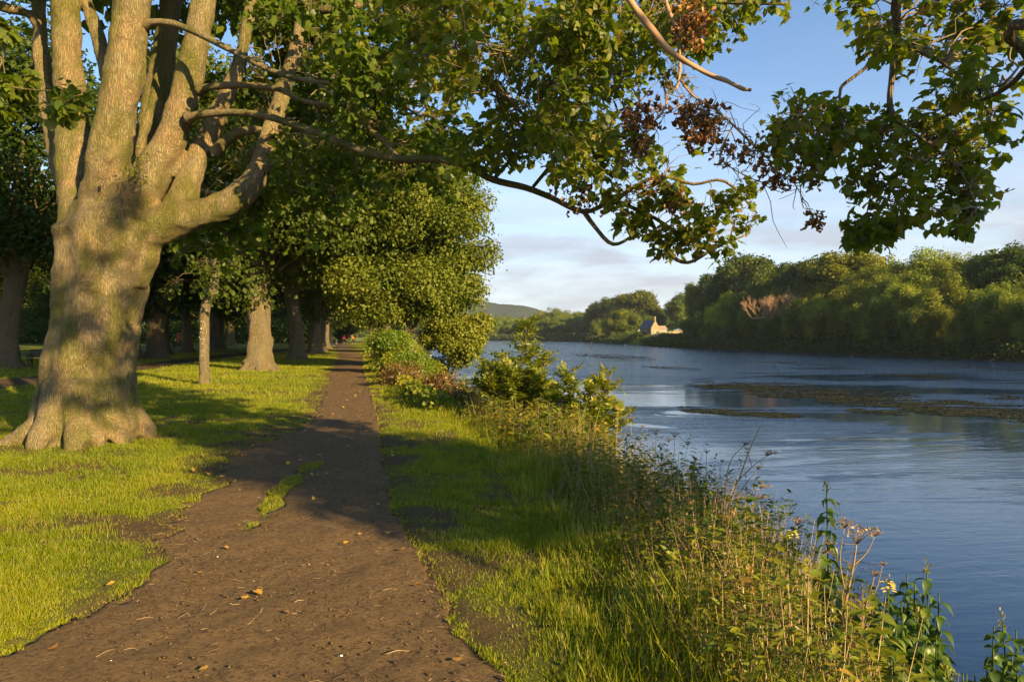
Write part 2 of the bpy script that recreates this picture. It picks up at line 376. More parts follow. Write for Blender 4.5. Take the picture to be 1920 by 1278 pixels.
# trodden soil path: a fine sheet sunk a few centimetres between the turf edges
m, N = new_mat('trodden_soil')
pos = N.n('ShaderNodeNewGeometry').outputs['Position']
n1 = N.noise(pos, 2.2, 6, .6); n2 = N.noise(pos, 30, 8, .7); n3 = N.noise(N.mapping(pos, (1, 3.2, 1), (0, 0, .25)), 26, 5, .75)
c = N.mix(n1, (.112, .070, .032), (.185, .122, .058))
c = N.mix(N.ramp(n2, [(.38, .8), (.5, 0.0)]), c, (.05, .029, .013))
c = N.mix(N.ramp(N.noise(pos, 6, 5, .7), [(.5, 0.0), (.7, .5)]), c, (.085, .052, .024))
c = N.mix(N.ramp(n3, [(.60, 0.0), (.68, .8)]), c, (.30, .20, .10))
c = N.mix(N.ramp(N.noise(pos, 75, 2, .5), [(.72, 0.0), (.76, .6)]), c, (.30, .24, .16))
hb = N.mathn('ADD', N.mathn('MULTIPLY', n2, 1.0), N.mathn('MULTIPLY', n3, .8)); hb = N.mathn('ADD', hb, N.mathn('MULTIPLY', N.noise(pos, 90, 4, .7), .35))
b = N.n('ShaderNodeBump', {'Strength': .85, 'Distance': .022, 'Height': hb}).outputs[0]
SOIL = m; mat_out(N, N.n('ShaderNodeBsdfPrincipled', {'Base Color': c, 'Roughness': .9, 'Specular IOR Level': .2, 'Normal': b}).outputs[0])
py_ = axis([(-5, 1.5, .4, .1), (1.5, 6, .03, .035), (6, 14, .04, .12), (14, 45, .15, .6), (45, 160, .8, 3)])
nt = 96; tt = np.linspace(0, 1, nt)[None]
L, R = path_l(py_)[:, None] - .5, path_r(py_)[:, None] + .35
X = L + (R - L) * tt; Y = np.broadcast_to(py_[:, None], X.shape)
inside = on_path(X, Y)
dents = 1.5 * .030 * (fbm(X * 3.2, Y * 2.4, 4) - .5) + .020 * (fbm(X * 11, Y * 9, 4) - .5) + .010 * (fbm(X * 30 + 5, Y * 28, 3) - .5)
Z = land(X, Y) + np.where(inside, -.012, -.09) + dents * np.where(Y < 25, 1, .3)
Z = np.maximum(Z, np.where(inside, land(X, Y) - .038, -9))
V = np.column_stack([X.ravel(), Y.ravel(), Z.ravel()]); n_ = len(py_); ii = (np.arange(n_ - 1)[:, None] * nt + np.arange(nt - 1)[None]).ravel()
path = build('path', V, [np.stack([ii, ii + 1, ii + nt + 1, ii + nt], -1)], SOIL); tag(path, kind='structure')

# river
m, N = new_mat('river_water')
pos = N.n('ShaderNodeNewGeometry').outputs['Position']
flow = N.mapping(pos, (1, 1, 1), (0, 0, math.radians(-10)))
rip = N.noise(N.mapping(flow, (.8, 1.6, 1)), 2.1, 5, .6, .3)
sm = N.noise(N.mapping(flow, (.45, 2.6, 1)), 1.3, 4, .55)
big = N.noise(N.mapping(flow, (.5, 1, 1)), .35, 3, .5)
patch = N.noise(N.mapping(pos, (.05, .16, 1), (0, 0, math.radians(6))), 1.0, 10, .68, .5)
dist = N.n('ShaderNodeSeparateXYZ', {0: pos}).outputs[1]
patch = N.mathn('SUBTRACT', patch, N.ramp(N.mathn('DIVIDE', dist, 100.0), [(.12, 0.0), (.22, .11), (.30, .05), (.38, .14), (.5, .10), (.64, -.04)], 'B_SPLINE'))
pm = N.ramp(patch, [(.40, .02), (.44, 1.0)])
nearcalm = N.ramp(N.mathn('DIVIDE', dist, 60.0), [(.1, .045), (.36, .10), (.5, .6), (.62, 1.0)])
strk = N.ramp(N.noise(N.mapping(pos, (.05, .45, 1), (0, 0, math.radians(-4))), 1.0, 8, .7), [(.38, .25), (.6, 1.0)])
amp = N.mathn('MULTIPLY', N.mathn('MULTIPLY', N.mathn('MULTIPLY', pm, nearcalm), strk), .45)
amp = N.mathn('ADD', amp, .012)
h = N.mathn('ADD', N.mathn('MULTIPLY', rip, amp), N.mathn('MULTIPLY', sm, .03)); h = N.mathn('ADD', h, N.mathn('MULTIPLY', big, .06))
b = N.n('ShaderNodeBump', {'Strength': 1.0, 'Distance': .24, 'Height': h}).outputs[0]
mat_out(N, N.n('ShaderNodeBsdfPrincipled', {'Base Color': (.008, .030, .085, 1), 'Roughness': .025, 'IOR': 1.45, 'Specular IOR Level': .5, 'Normal': b}).outputs[0])
WATER_M = m
yy = axis([(-60, 700, 4, 8)]); V = []; 
for q in yy: V += [(float(water_x(q)) - 3, q, WATER_Z), (float(opp_x(q)) + 4, q, WATER_Z)]
n_ = len(yy); i = np.arange(n_ - 1) * 2
water = build('river_water', V, [np.stack([i, i + 1, i + 3, i + 2], -1)], m); tag(water, kind='structure')

# dark flat blades laid in patches on the river surface
g_ = Geo(); r_w = rng(6)
for (a, b, wa, hb_, n) in [(1380, 726, 95, 8, 2600), (1500, 735, 130, 13, 5200), (1620, 746, 120, 15, 5600), (1750, 762, 130, 13, 5200), (1880, 774, 110, 13, 4600), (1335, 769, 70, 7, 1500), (1440, 775, 60, 6, 1100), (1640, 772, 60, 4, 900), (1880, 745, 60, 4, 900), (1145, 668, 85, 4, 1800), (1700, 704, 90, 2.5, 900), (1500, 682, 80, 2, 700), (1850, 690, 90, 2, 700), (1260, 690, 60, 2.5, 600)]:
    n = int(n * 1.6); hb_ *= 1.25; th_ = r_w.random(n) * 6.283; rr_ = np.sqrt(r_w.random(n)); pa = a + wa * rr_ * np.cos(th_); pb = b + hb_ * rr_ * np.sin(th_) + (pa - a) * .06
    y_ = F * (EYE - WATER_Z) / (pb - HY); x_ = (pa - CX) / F * y_; k_ = r_w.random(n) < .85 * sstep(fbm(x_ * .5, y_ * 1.4, 5) + .22 * (1 - rr_), .47, .66); x_, y_ = x_[k_], y_[k_]; m_ = len(x_)
    an_ = r_w.normal(0, .5, m_); V_, F_, _k = leaves(L_LANCE, np.column_stack([x_, y_, np.full(m_, WATER_Z + .006) + .008 * r_w.random(m_)]), np.column_stack([r_w.normal(0, .05, (m_, 2)), np.ones(m_)]), np.column_stack([np.cos(an_), np.sin(an_), 0 * an_]), .12 + y_ * .004 * r_w.random(m_) + .16 * r_w.random(m_), .7)
    g_.add(V_, F_, np.repeat(r_w.random(m_), _k))
DARK_PATCH = leaf_mat('dark_water_patch', [(0, (.012, .016, .006)), (.6, (.024, .028, .009)), (1, (.055, .055, .015))], .05, .06)
g_.build('dark_water_patch', DARK_PATCH); o = bpy.data.objects['dark_water_patch']; o['kind'] = 'stuff'; o['label'] = 'dark patches of flat blades lying on the river surface'; o['category'] = 'water weed'

# ------------------------------------------------------------------ grass
def sample(r, n, y0, y1, power=1.0):
    """random ground spots, denser towards the camera"""
    u = r.random(n); yq = y0 * (y1 / y0) ** (u ** power) if power else y0 + (y1 - y0) * u
    return yq
def blades(r, x, y, hgt, wid, tint, lean=.35, tmpl=L_BLADE):
    n = len(x); zq = land(x, y) - .01
    up = np.column_stack([r.normal(0, lean, n), r.normal(0, lean, n), np.ones(n)]); nor = rand_dir(r, n); nor[:, 2] *= .2
    return tmpl, np.column_stack([x, y, zq]), nor, up, hgt, tint, wid
def fill_lawn(r, n, y0, y1, xl, xr, h0, w0):
    y = sample(r, n, y0, y1); lo = xl(y); hi = xr(y); x = lo + (hi - lo) * r.random(n)
    k = ~on_path(x, y, -.03) & ~on_track(x, y)
    wr = worn(x, y); k &= r.random(n) > wr * .78
    clump = fbm(x * 7, y * 7, 3); k &= r.random(n) < .1 + 1.6 * clump
    x, y, clump = x[k], y[k], clump[k]; n = len(x)
    big = fbm(x * .8, y * .8, 3)
    s_ = 1 + sstep(y, 4, 40) * 2.2
    e_ = np.minimum(np.abs(x - path_l(y)), np.abs(x - path_r(y))); h0 = h0 * (.45 + .55 * sstep(e_, 0, .6))
    h = h0 * (.3 + 1.5 * clump ** 1.5 + .4 * fbm(x * 1.8, y * 1.8, 2)) * (.7 + .6 * r.random(n)) * (1 + .5 * sstep(y, 8, 40)); wd = w0 * s_ / h * (.7 + .6 * r.random(n))
    t = np.clip(.15 + .75 * big + r.normal(0, .16, n), 0, .9); t[r.random(n) < .10] = 1; wr = worn(x, y); dry = r.random(n) < wr * .75; t[dry] = .93 + .07 * r.random(dry.sum()); h = np.where(dry, h * .6, h)
    return blades(r, x, y, h, wd, t)
r = rng(5); g_ = Geo()
left_edge = lambda y: np.maximum(-.78 * y - 1.2, -34)
add_leaves(g_, *fill_lawn(r, 340000, 2.6, 16, left_edge, lambda y: path_l(y) + .45, .052, .0050))
add_leaves(g_, *fill_lawn(r, 150000, 14, 60, left_edge, path_l, .06, .0062))
add_leaves(g_, *fill_lawn(r, 150000, 2.3, 14, lambda y: path_r(y) - .3, lambda y: veg_x(y) + .7, .055, .0050))
add_leaves(g_, *fill_lawn(r, 60000, 13, 60, path_r, lambda y: veg_x(y) + .5, .075, .008))
add_leaves(g_, *fill_lawn(r, 26000, 5.4, 9.2, lambda y: path_l(y) + .3, lambda y: path_r(y) - .3, .034, .0045))   # grass island in the trodden soil
g_.build('grass', GRASS); o = bpy.data.objects['grass']; o['kind'] = 'stuff'; o['label'] = 'short sunlit grass of the lawn and verges beside the path'; o['category'] = 'grass'

# dead grass, wood chips and straw trodden into the soil
g_ = Geo(); n = 8000
y = sample(r, n, 2.4, 16); x = path_l(y) - .2 + (path_r(y) - path_l(y) + .5) * r.random(n)
k = r.random(n) < .12 + 1.6 * np.clip(fbm(x * 1.3, y * 1.3) - .45, 0, 1) + .35 * (np.abs(x - path_r(y)) < .5); x, y = x[k], y[k]; n = len(x)
zq = land(x, y) - .008
ang = r.normal(.3, .8, n); tip = np.column_stack([np.cos(ang), np.sin(ang), r.normal(.05, .12, n)])
nor = np.column_stack([r.normal(0, .3, (n, 2)), np.ones(n)]); L_STICK = (np.array([[-.5, 0, 0], [.5, 0, 0], [.5, 1, 0], [-.5, 1, 0], [0, .05, .6], [0, .95, .6]], float), [np.array([[0, 4, 5, 3], [4, 1, 2, 5]]), np.array([[0, 1, 4], [2, 3, 5]])])
ln = .012 + .05 * r.random(n) ** 3
L_ = (L_STICK[0] * [1, 1, .04], L_STICK[1])
add_leaves(g_, L_, np.column_stack([x, y, zq]), nor, tip, ln, np.clip(r.random(n) * 1.1, 0, 1), (.002 + .003 * r.random(n)) / ln)
g_.build('wood_chip_litter', STRAW); o = bpy.data.objects['wood_chip_litter']; o['kind'] = 'stuff'; o['label'] = 'scattered wood chips and straw trodden into the dirt path'; o['category'] = 'litter'
# soil crumbs
g_ = Geo(); n = 9000; y = sample(r, n, 2.4, 11); x = path_l(y) - .1 + (path_r(y) - path_l(y) + .3) * r.random(n)
k = r.random(n) < .1 + 1.5 * np.clip(fbm(x * 2 + 9, y * 2) - .4, 0, 1); x, y = x[k], y[k]; n = len(x)
OCT = (np.array([[.5, 0, 0], [0, .5, 0], [-.5, 0, 0], [0, -.5, 0], [0, 0, .4], [.1, .1, -.3]], float), [np.array([[0, 1, 4], [1, 2, 4], [2, 3, 4], [3, 0, 4], [1, 0, 5], [2, 1, 5], [3, 2, 5], [0, 3, 5]])])
add_leaves(g_, OCT, np.column_stack([x, y, land(x, y) - .008]), nrm(np.column_stack([r.normal(0, .5, (n, 2)), np.ones(n)])), rand_dir(r, n), .006 + .018 * r.random(n) ** 3, r.random(n))
g_.build('gravel_and_soil_crumbs', SOIL); o = bpy.data.objects['gravel_and_soil_crumbs']; o['kind'] = 'stuff'; o['label'] = 'small brown soil crumbs and grit lying on the path'; o['category'] = 'gravel'

# ------------------------------------------------------------------ growing branches and leaves
def inpoly(px, py, poly):
    poly = np.array(poly, float); c = False; j = len(poly) - 1
    for i in range(len(poly)):
        xi, yi = poly[i]; xj, yj = poly[j]
        if (yi > py) != (yj > py) and px < (xj - xi) * (py - yi) / (yj - yi) + xi: c = not c
        j = i
    return c
def pts_in(r, poly, n, d0, d1):
    a = np.array(poly, float); lo, hi = a.min(0), a.max(0); out = []
    while len(out) < n:
        q = lo + (hi - lo) * r.random(2)
        if inpoly(q[0], q[1], poly): out.append(P(q[0], q[1], d0 + (d1 - d0) * r.random()))
    return np.array(out)
def wiggle(r, a, b, k=5, amt=.08, sag=0.0):
    t = np.linspace(0, 1, k)[:, None]; L = np.linalg.norm(b - a); p = a + (b - a) * t
    p[1:-1] += r.normal(0, amt * L, (k - 2, 3)); p[:, 2] += sag * L * np.sin(np.pi * t[:, 0]); return p
def spray(gl, gt, r, start, c, rad, r0, ntw, nlf, size, tmpl, t0, tv=.16, droop=.6, tw=.004, brown=0.0, ns=5):
    """a branchlet from start to c that breaks into twigs carrying leaves"""
    start, c = np.array(start, float), np.array(c, float)
    if r0 > 0: gt.tube(wiggle(r, start, c, 6, .05, .04), [r0, r0 * .8, r0 * .65, r0 * .5, r0 * .42, tw], ns, sub=2, wob=.15, seed=r.random() * 50)
    ax = nrm(c - start)
    for _ in range(ntw):
        d = nrm(rand_dir(r, 1)[0] + ax * .45 - np.array([0, 0, .15])); L = rad * (.45 + .6 * r.random())
        p = wiggle(r, c - ax * rad * .5 * r.random(), c + d * L, 4, .07, .05); gt.tube(p, [tw, tw * .8, tw * .6, tw * .35], 4, sub=1)
        m = nlf; t = .35 + .68 * r.random(m) ** .7; t = np.minimum(t, 1); i = np.minimum((t * 3).astype(int), 2); f = (t * 3 - i)[:, None]
        q = p[i] * (1 - f) + p[i + 1] * f
        out = nrm(rand_dir(r, m) + d * .5)
        pet = size * (.35 + .4 * r.random(m))[:, None]; q = q + out * pet
        tip = nrm(out * .8 + rand_dir(r, m) * .4 - np.array([0, 0, droop])); nor = nrm(rand_dir(r, m) * .8 + np.array([0, 0, .8]) + out * .3)
        tt = np.clip(t0 + r.normal(0, tv, m), 0, .97); tt[r.random(m) < brown] = 1
        add_leaves(gl, tmpl, q, nor, tip, size * (.5 + .75 * r.random(m)), tt, .7 + .45 * r.random(m))
def nearest(skel, c, up=.3):
    """the point of the branch skeleton a branchlet towards c would leave from"""
    d = np.linalg.norm(skel - c, axis=1) + up * np.maximum(skel[:, 2] - c[2], 0); return skel[int(np.argmin(d))]
def skel_of(lists, k=6): return np.vstack([catmull(np.array(p, float), k) for p in lists])
def px(*a): return [P(*q) for q in a]

def blobs(r, c, R, nb, rb, zlo=None, bias=.75):
    c, R = np.array(c, float), np.array(R, float); d = rand_dir(r, nb); rr = (bias + (1 - bias) * r.random(nb))[:, None] * (.25 + .75 * r.random(nb)[:, None] ** .35)
    p = c + d * R * rr
    if zlo is not None: p[:, 2] = np.maximum(p[:, 2], zlo + rb * r.random(nb))
    return p, rb * (.6 + .8 * r.random(nb))
def crown(g, r, bp, br, n, size, tmpl=L_KITE, t0=.45, flat=.75, droop=.5, tblob=.12, jit=.10, shell=.45):
    wgt = br ** 2 * r.uniform(.3, 1.5, len(br)); wgt = wgt / wgt.sum(); b = r.choice(len(bp), n, p=wgt); d = rand_dir(r, n)
    rr = (shell + (1.08 - shell) * r.random(n) ** .6)[:, None] * br[b][:, None] * np.where(r.random(n) < .22, 1 + .55 * r.random(n), 1)[:, None]; q = bp[b] + d * rr * [1, 1, flat]
    q += r.normal(0, .05, (n, 3)) * br[b][:, None]
    tb = r.normal(0, tblob, len(bp)); tint = np.clip(t0 + tb[b] + r.normal(0, jit, n), 0, .99)
    nor = nrm(d * .7 + rand_dir(r, n) * .8 + [0, 0, .35]); tip = nrm(d * .6 + rand_dir(r, n) * .6 - [0, 0, droop])
    add_leaves(g, tmpl, q, nor, tip, size * (.45 + .95 * r.random(n)), tint)

# ------------------------------------------------------------------ the great sycamore beside the path
r = rng(11)
TREE = empty('sycamore_tree', P(165, 815, 10.3), 'massive many-stemmed sycamore with mossy sunlit trunk in front of the lawn', 'tree')
def rooted(name, parent, g, mat, **k):
    o = g.build(name, mat, None, **k); o.parent = parent; o.matrix_parent_inverse = parent.matrix_world.inverted(); return o
def under(o, parent):
    """keep a part where it was built, under its thing"""
    o.parent = parent; pl_ = parent
    off = Vector((0, 0, 0))
    while pl_ is not None: off += pl_.location; pl_ = pl_.parent
    o.location = o.location - off; return o
g_ = Geo()
D = 10.3
b0 = P(165, 830, D)
def stem(pts, rad, ns=20, wob=.10, seed=0, flute=0.0, nf=5): g_.tube(pts, [q / F * 10.3 for q in rad], ns, sub=5, wob=wob, seed=seed, flute=flute, nf=nf)
stem(px((162, 850, D), (165, 790, D), (170, 700, D), (180, 600, D), (195, 510, D), (208, 440, D), (212, 380, D)), [88, 82, 74, 71, 76, 84, 60], 56, .10, 3, .06, 7)
stem(px((140, 500, D), (150, 440, D), (165, 390, D + .1)), [30, 42, 30], 16)
stem(px((235, 530, D), (255, 475, D), (265, 430, D)), [38, 42, 30], 16)
# root flare
for a, L_, w_ in ((-2.75, 1.25, .20), (-1.9, .85, .19), (-1.2, .9, .2), (-.45, .95, .18), (.35, .85, .18), (1.3, .9, .18), (2.2, .9, .18), (3.1, 1.15, .18), (-.85, .7, .16), (-3.0, .8, .14)):
    dx, dy = math.cos(a), math.sin(a); c0 = b0
    g_.tube([c0 + np.array([dx * .38, dy * .38, .95]), c0 + np.array([dx * .5, dy * .5, .45]), c0 + np.array([dx * .78, dy * .78, .12]), c0 + np.array([dx * L_, dy * L_, -.05]), c0 + np.array([dx * (L_ + .5) + .1, dy * (L_ + .5), -.14])],
            [.26, w_ * 1.25, w_ * .8, w_ * .42, .04], 12, sub=4, wob=.2, seed=a)
S2 = px((165, 450, D), (145, 380, D + .15), (137, 300, D + .2), (130, 180, D + .3), (125, 80, D + .35), (120, -60, D + .4), (112, -260, D + .6), (90, -480, D + .8))
S3 = px((190, 470, D), (193, 390, D - .15), (202, 320, D - .25), (221, 200, D - .3), (240, 90, D - .3), (256, -60, D - .3), (275, -280, D - .2), (290, -520, D))
S6 = px((225, 480, D), (250, 400, D), (287, 325, D), (328, 235, D), (358, 130, D), (380, 20, D + .1), (400, -120, D + .2), (440, -330, D), (470, -560, D - .2))
S1 = px((160, 420, D + .3), (118, 310, D + .5), (92, 200, D + .7), (76, 80, D + .9), (68, -60, D + 1.1), (40, -260, D + 1.5))
S5 = px((215, 440, D + .5), (258, 330, D + 1.1), (285, 220, D + 1.5), (308, 100, D + 1.8), (325, -40, D + 2), (340, -260, D + 2.3))
S7 = px((320, 405, D), (345, 368, D + .1), (372, 290, D + .25), (405, 222, D + .3), (432, 165, D + .4), (452, 105, D + .5), (470, 10, D + .6), (500, -150, D + .8))
S8 = px((240, 460, D), (290, 428, D), (340, 408, D - .05), (400, 393, D - .1), (455, 362, D - .1), (487, 315, D), (508, 240, D + .2), (535, 160, D + .4), (560, 60, D + .5), (590, -80, D + .6))
stem(S2, [40, 33, 30, 28, 26, 24, 19, 8], 18, .08, 1); stem(S3, [50, 41, 37, 34, 33, 30, 23, 10], 20, .08, 2); stem(S6, [50, 38, 31, 27, 24, 22, 20, 15, 8], 20, .08, 5)
stem(S1, [30, 22, 17, 14, 13, 9], 12, .08, 6); stem(S5, [35, 27, 25, 24, 22, 14], 14, .08, 7); stem(S7, [28, 26, 20, 18, 15, 13, 10, 6], 14, .1, 8)
stem(S8, [44, 38, 30, 27, 24, 20, 17, 15, 12, 8], 18, .12, 9)
pass          # broken stub
g_.tube(px((293, 135, D + .45), (288, 180, D + .4), (272, 240, D + .35), (262, 300, D + .3)), [.02, .07, .08, .10], 10, sub=4, wob=.2, seed=4)
stem(px((150, -30, D + .4), (178, 50, D + .4), (195, 110, D + .2), (212, 190, D)), [11, 13, 14, 16], 12, .1, 3)
stem(px((400, 290, D + .2), (425, 262, D + .1), (455, 247, D), (492, 240, D - .1)), [13, 10, 9, 6], 10, .1, 3)
stem(px((-20, 5, D + .7), (20, 17, D + .7), (55, 28, D + .8), (80, 60, D + .9)), [10, 10, 9, 12], 10, .1, 4)
# burrs
for (bx, by, bd, br) in ((122, 440, 10.05, .17), (202, 298, 9.76, .07), (222, 165, 9.80, .075), (142, 425, 9.86, .12), (248, 250, 10.02, .07), (190, 345, 9.7, .07)):
    c = P(bx, by, bd); a_ = np.linspace(0, 2 * np.pi, 12, endpoint=False); vs = [c + np.array([0, -br, 0])]
    for k in (.5, 1.1, 1.6): vs += [c + br * np.array([math.cos(q) * math.sin(k), -math.cos(k), math.sin(q) * math.sin(k) * 1.2]) for q in a_]
    vs.append(c + np.array([0, br, 0])); vs = [c + (v_ - c) * [1, .45, 1] for v_ in vs]; f4 = [[1 + k * 12 + i, 1 + k * 12 + (i + 1) % 12, 13 + k * 12 + (i + 1) % 12, 13 + k * 12 + i] for k in range(2) for i in range(12)]
    f3 = [[0, 1 + (i + 1) % 12, 1 + i] for i in range(12)] + [[37, 25 + i, 25 + (i + 1) % 12] for i in range(12)]
    g_.add(vs, [np.array(f4), np.array(f3)])
trunk = g_.build('trunk', BARK, None, loc=TREE.location); trunk.location = (0, 0, 0); trunk.parent = TREE
rm = trunk.modifiers.new('remesh', 'REMESH'); rm.mode = 'VOXEL'; rm.voxel_size = .028; rm.use_smooth_shade = True
sm_ = trunk.modifiers.new('smooth', 'SMOOTH'); sm_.iterations = 6; sm_.factor = .6
for nm, sz, st in (('knots', .38, .07), ('ripple', .12, .016)):
    tx = bpy.data.textures.new(nm, 'CLOUDS'); tx.noise_scale = sz; tx.noise_depth = 2
    dm = trunk.modifiers.new(nm, 'DISPLACE'); dm.texture = tx; dm.strength = st; dm.texture_coords = 'LOCAL'; dm.mid_level = .5

# long side branches of the sycamore
B3 = px((350, 222, 10.1), (372, 216, 10.0), (430, 211, 9.8), (500, 218, 9.5), (560, 238, 9.2), (610, 254, 8.9), (670, 280, 8.6), (745, 297, 8.3), (830, 299, 8.0), (885, 316, 7.8), (925, 337, 7.7), (985, 352, 7.6), (1035, 371, 7.5), (1095, 397, 7.4), (1150, 380, 7.3), (1215, 402, 7.2), (1275, 440, 7.1))
B1 = px((270, 50, 10.0), (292, 42, 9.9), (325, 45, 9.8), (370, 62, 9.6), (430, 93, 9.4), (500, 128, 9.2), (560, 148, 9.0), (640, 160, 8.8), (720, 175, 8.6), (780, 215, 8.4))
B2 = px((372, 172, 10.0), (395, 163, 9.9), (450, 160, 9.7), (520, 166, 9.4), (565, 188, 9.3), (620, 198, 9.1), (680, 216, 9.0))
B4 = px((598, 158, 8.9), (640, 190, 8.8), (680, 230, 8.6), (720, 265, 8.5), (745, 296, 8.3))
B5 = px((1095, 397, 7.4), (1115, 425, 7.4), (1150, 458, 7.3), (1190, 440, 7.3))
B6 = px((1150, 380, 7.3), (1190, 350, 7.2), (1240, 330, 7.1), (1300, 345, 7.1), (1360, 340, 7.0), (1420, 400, 7.0))
B7 = px((1215, 402, 7.2), (1250, 470, 7.1), (1290, 492, 7.1), (1340, 465, 7.0), (1400, 440, 7.0))
B8 = px((600, 20, 8.2), (680, 10, 8.2), (720, -5, 8.2), (800, 50, 7.6), (860, 120, 7.2), (930, 170, 7), (1010, 240, 6.8))
B9 = px((925, 337, 7.7), (960, 300, 7.6), (1000, 290, 7.5), (1060, 250, 7.4), (1120, 240, 7.3))
B10 = px((1000, 350, 7.6), (1060, 280, 7.3), (1120, 230, 7.0), (1200, 190, 6.8))
B11 = px((480, -180, 10.3), (520, -140, 9.6), (560, -90, 9), (620, -50, 8.4), (700, -30, 7.8), (900, -60, 7), (1100, -30, 6.6), (1300, 0, 6.3), (1480, 8, 6.1))
gb = Geo()
def br(p, rad, seed=0): gb.tube(p, [q / F * 9 for q in rad], 9, sub=4, wob=.16, seed=seed)
br(B3, [13, 9.5, 7.5, 7.2, 7.2, 7.2, 7.5, 7, 6.5, 6, 5.5, 5, 4.5, 4, 3.4, 3, 2.5], 1); br(B1, [13, 8, 7, 6.5, 6, 5.5, 4.5, 4, 3, 2], 2); br(B2, [12, 8, 6.5, 6, 4.5, 4, 2.5], 3)
br(B4, [3.5, 4, 4.5, 5, 6], 4); br(B5, [4, 3.5, 3, 1.5], 5); br(B6, [3.5, 3, 2.6, 2.2, 2, 1.2], 6); br(B7, [3, 3, 2.6, 2, 1.2], 7); br(B8, [7, 6, 5, 4, 3.4, 3, 2], 8); br(B9, [3.5, 3, 2.4, 2, 1.5], 9); br(B10, [3, 3, 2.4, 1.5], 9)
br(B11, [10, 9, 8, 7, 6, 5, 4, 3, 2], 10)
r = rng(21)
gl = Geo(); gt = Geo()
SK = skel_of([B3[6:], B1[4:], B2[4:], B5, B6, B7, B8, B9, B10, B11[2:], S8[6:], S7[5:], B4])
def fill(poly, n, d0, d1, rad, ntw, nlf, size, t0, r0=.009, tmpl=L_MAPLE, sk=None, droop=.6, brown=.01, leafgeo=None, twg=None, tv=.16):
    for c in pts_in(r, poly, n, d0, d1):
        s_ = nearest(SK if sk is None else sk, c); spray(gl if leafgeo is None else leafgeo, gt if twg is None else twg, r, s_, c, rad * (.7 + .6 * r.random()), min(r0, .006 + .012 * np.linalg.norm(c - s_)), ntw, nlf, size, tmpl, t0 + r.normal(0, .07), tv, droop, brown=brown)
# green end of the long limb over the water
fill([(1180, 290), (1250, 280), (1300, 340), (1290, 400), (1180, 410), (1150, 350)], 12, 6.7, 7.5, .30, 7, 5, .085, .65)
fill([(1300, 330), (1370, 330), (1450, 395), (1440, 440), (1390, 465), (1270, 475), (1210, 430), (1280, 400)], 16, 6.7, 7.3, .24, 7, 5, .08, .75, brown=.06)
fill([(1130, 400), (1190, 430), (1240, 440), (1200, 400)], 2, 7, 7.3, .14, 4, 4, .10, .6)
# heavy curtain of leaves across the top
fill([(760, -20), (1000, -20), (1200, 60), (1190, 190), (1150, 310), (1030, 290), (930, 230), (820, 130)], 68, 5.4, 7.8, .36, 9, 7, .074, .7)
fill([(1000, -30), (1500, -40), (1440, 40), (1360, 70), (1270, 130), (1180, 200), (1100, 120)], 42, 5.6, 7.2, .30, 8, 7, .07, .7, brown=.03)
fill([(740, -30), (900, -30), (860, 90), (800, 110), (750, 60)], 12, 4.8, 5.6, .26, 8, 5, .085, .8)
fill([(930, 200), (1080, 230), (1190, 290), (1170, 330), (1040, 330), (930, 300), (850, 290)], 24, 6.8, 7.8, .32, 7, 6, .085, .58)
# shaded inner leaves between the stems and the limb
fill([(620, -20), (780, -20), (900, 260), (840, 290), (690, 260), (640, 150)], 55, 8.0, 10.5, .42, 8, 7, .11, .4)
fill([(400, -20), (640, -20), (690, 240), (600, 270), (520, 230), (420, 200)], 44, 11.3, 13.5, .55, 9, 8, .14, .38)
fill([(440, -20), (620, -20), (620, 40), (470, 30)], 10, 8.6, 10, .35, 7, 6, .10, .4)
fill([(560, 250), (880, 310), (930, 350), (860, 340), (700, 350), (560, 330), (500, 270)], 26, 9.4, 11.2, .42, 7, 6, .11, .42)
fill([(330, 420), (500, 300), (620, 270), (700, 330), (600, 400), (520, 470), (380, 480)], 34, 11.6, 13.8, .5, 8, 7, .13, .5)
# low spray across the stems on the left
LS = px((-30, 150, 7.6), (30, 165, 7.4), (90, 170, 7.3), (160, 168, 7.2)); gb.tube(LS, [.012, .010, .008, .004], 6, sub=3)
fill([(-20, 150), (100, 165), (165, 165), (160, 195), (90, 215), (20, 220), (-20, 215)], 13, 7.0, 7.6, .16, 7, 5, .10, .55, sk=skel_of([LS]), droop=.35)
fill([(-20, 30), (10, 60), (10, 110), (-20, 110)], 3, 7.0, 7.6, .14, 5, 4, .11, .6, sk=skel_of([LS]))
# shoots in the fork
gsh = Geo(); gst = Geo()
for c in pts_in(r, [(240, 300), (265, 280), (282, 300), (275, 330), (245, 335)], 7, 9.5, 9.75): spray(gsh, gst, r, P(255, 345, 9.85), c, .14, .005, 5, 6, .06, L_LANCE, .6, droop=.2)
for _ in range(60):
    c = P(250 + r.normal(0, 10), 360 + r.normal(0, 12), 9.85); gst.tube([c, c + np.array([r.normal(0, .07), -.08, .05]), c + np.array([r.normal(0, .14), -.14, -.12 - .2 * r.random()])], [.004, .003, .001], 4, sub=2)
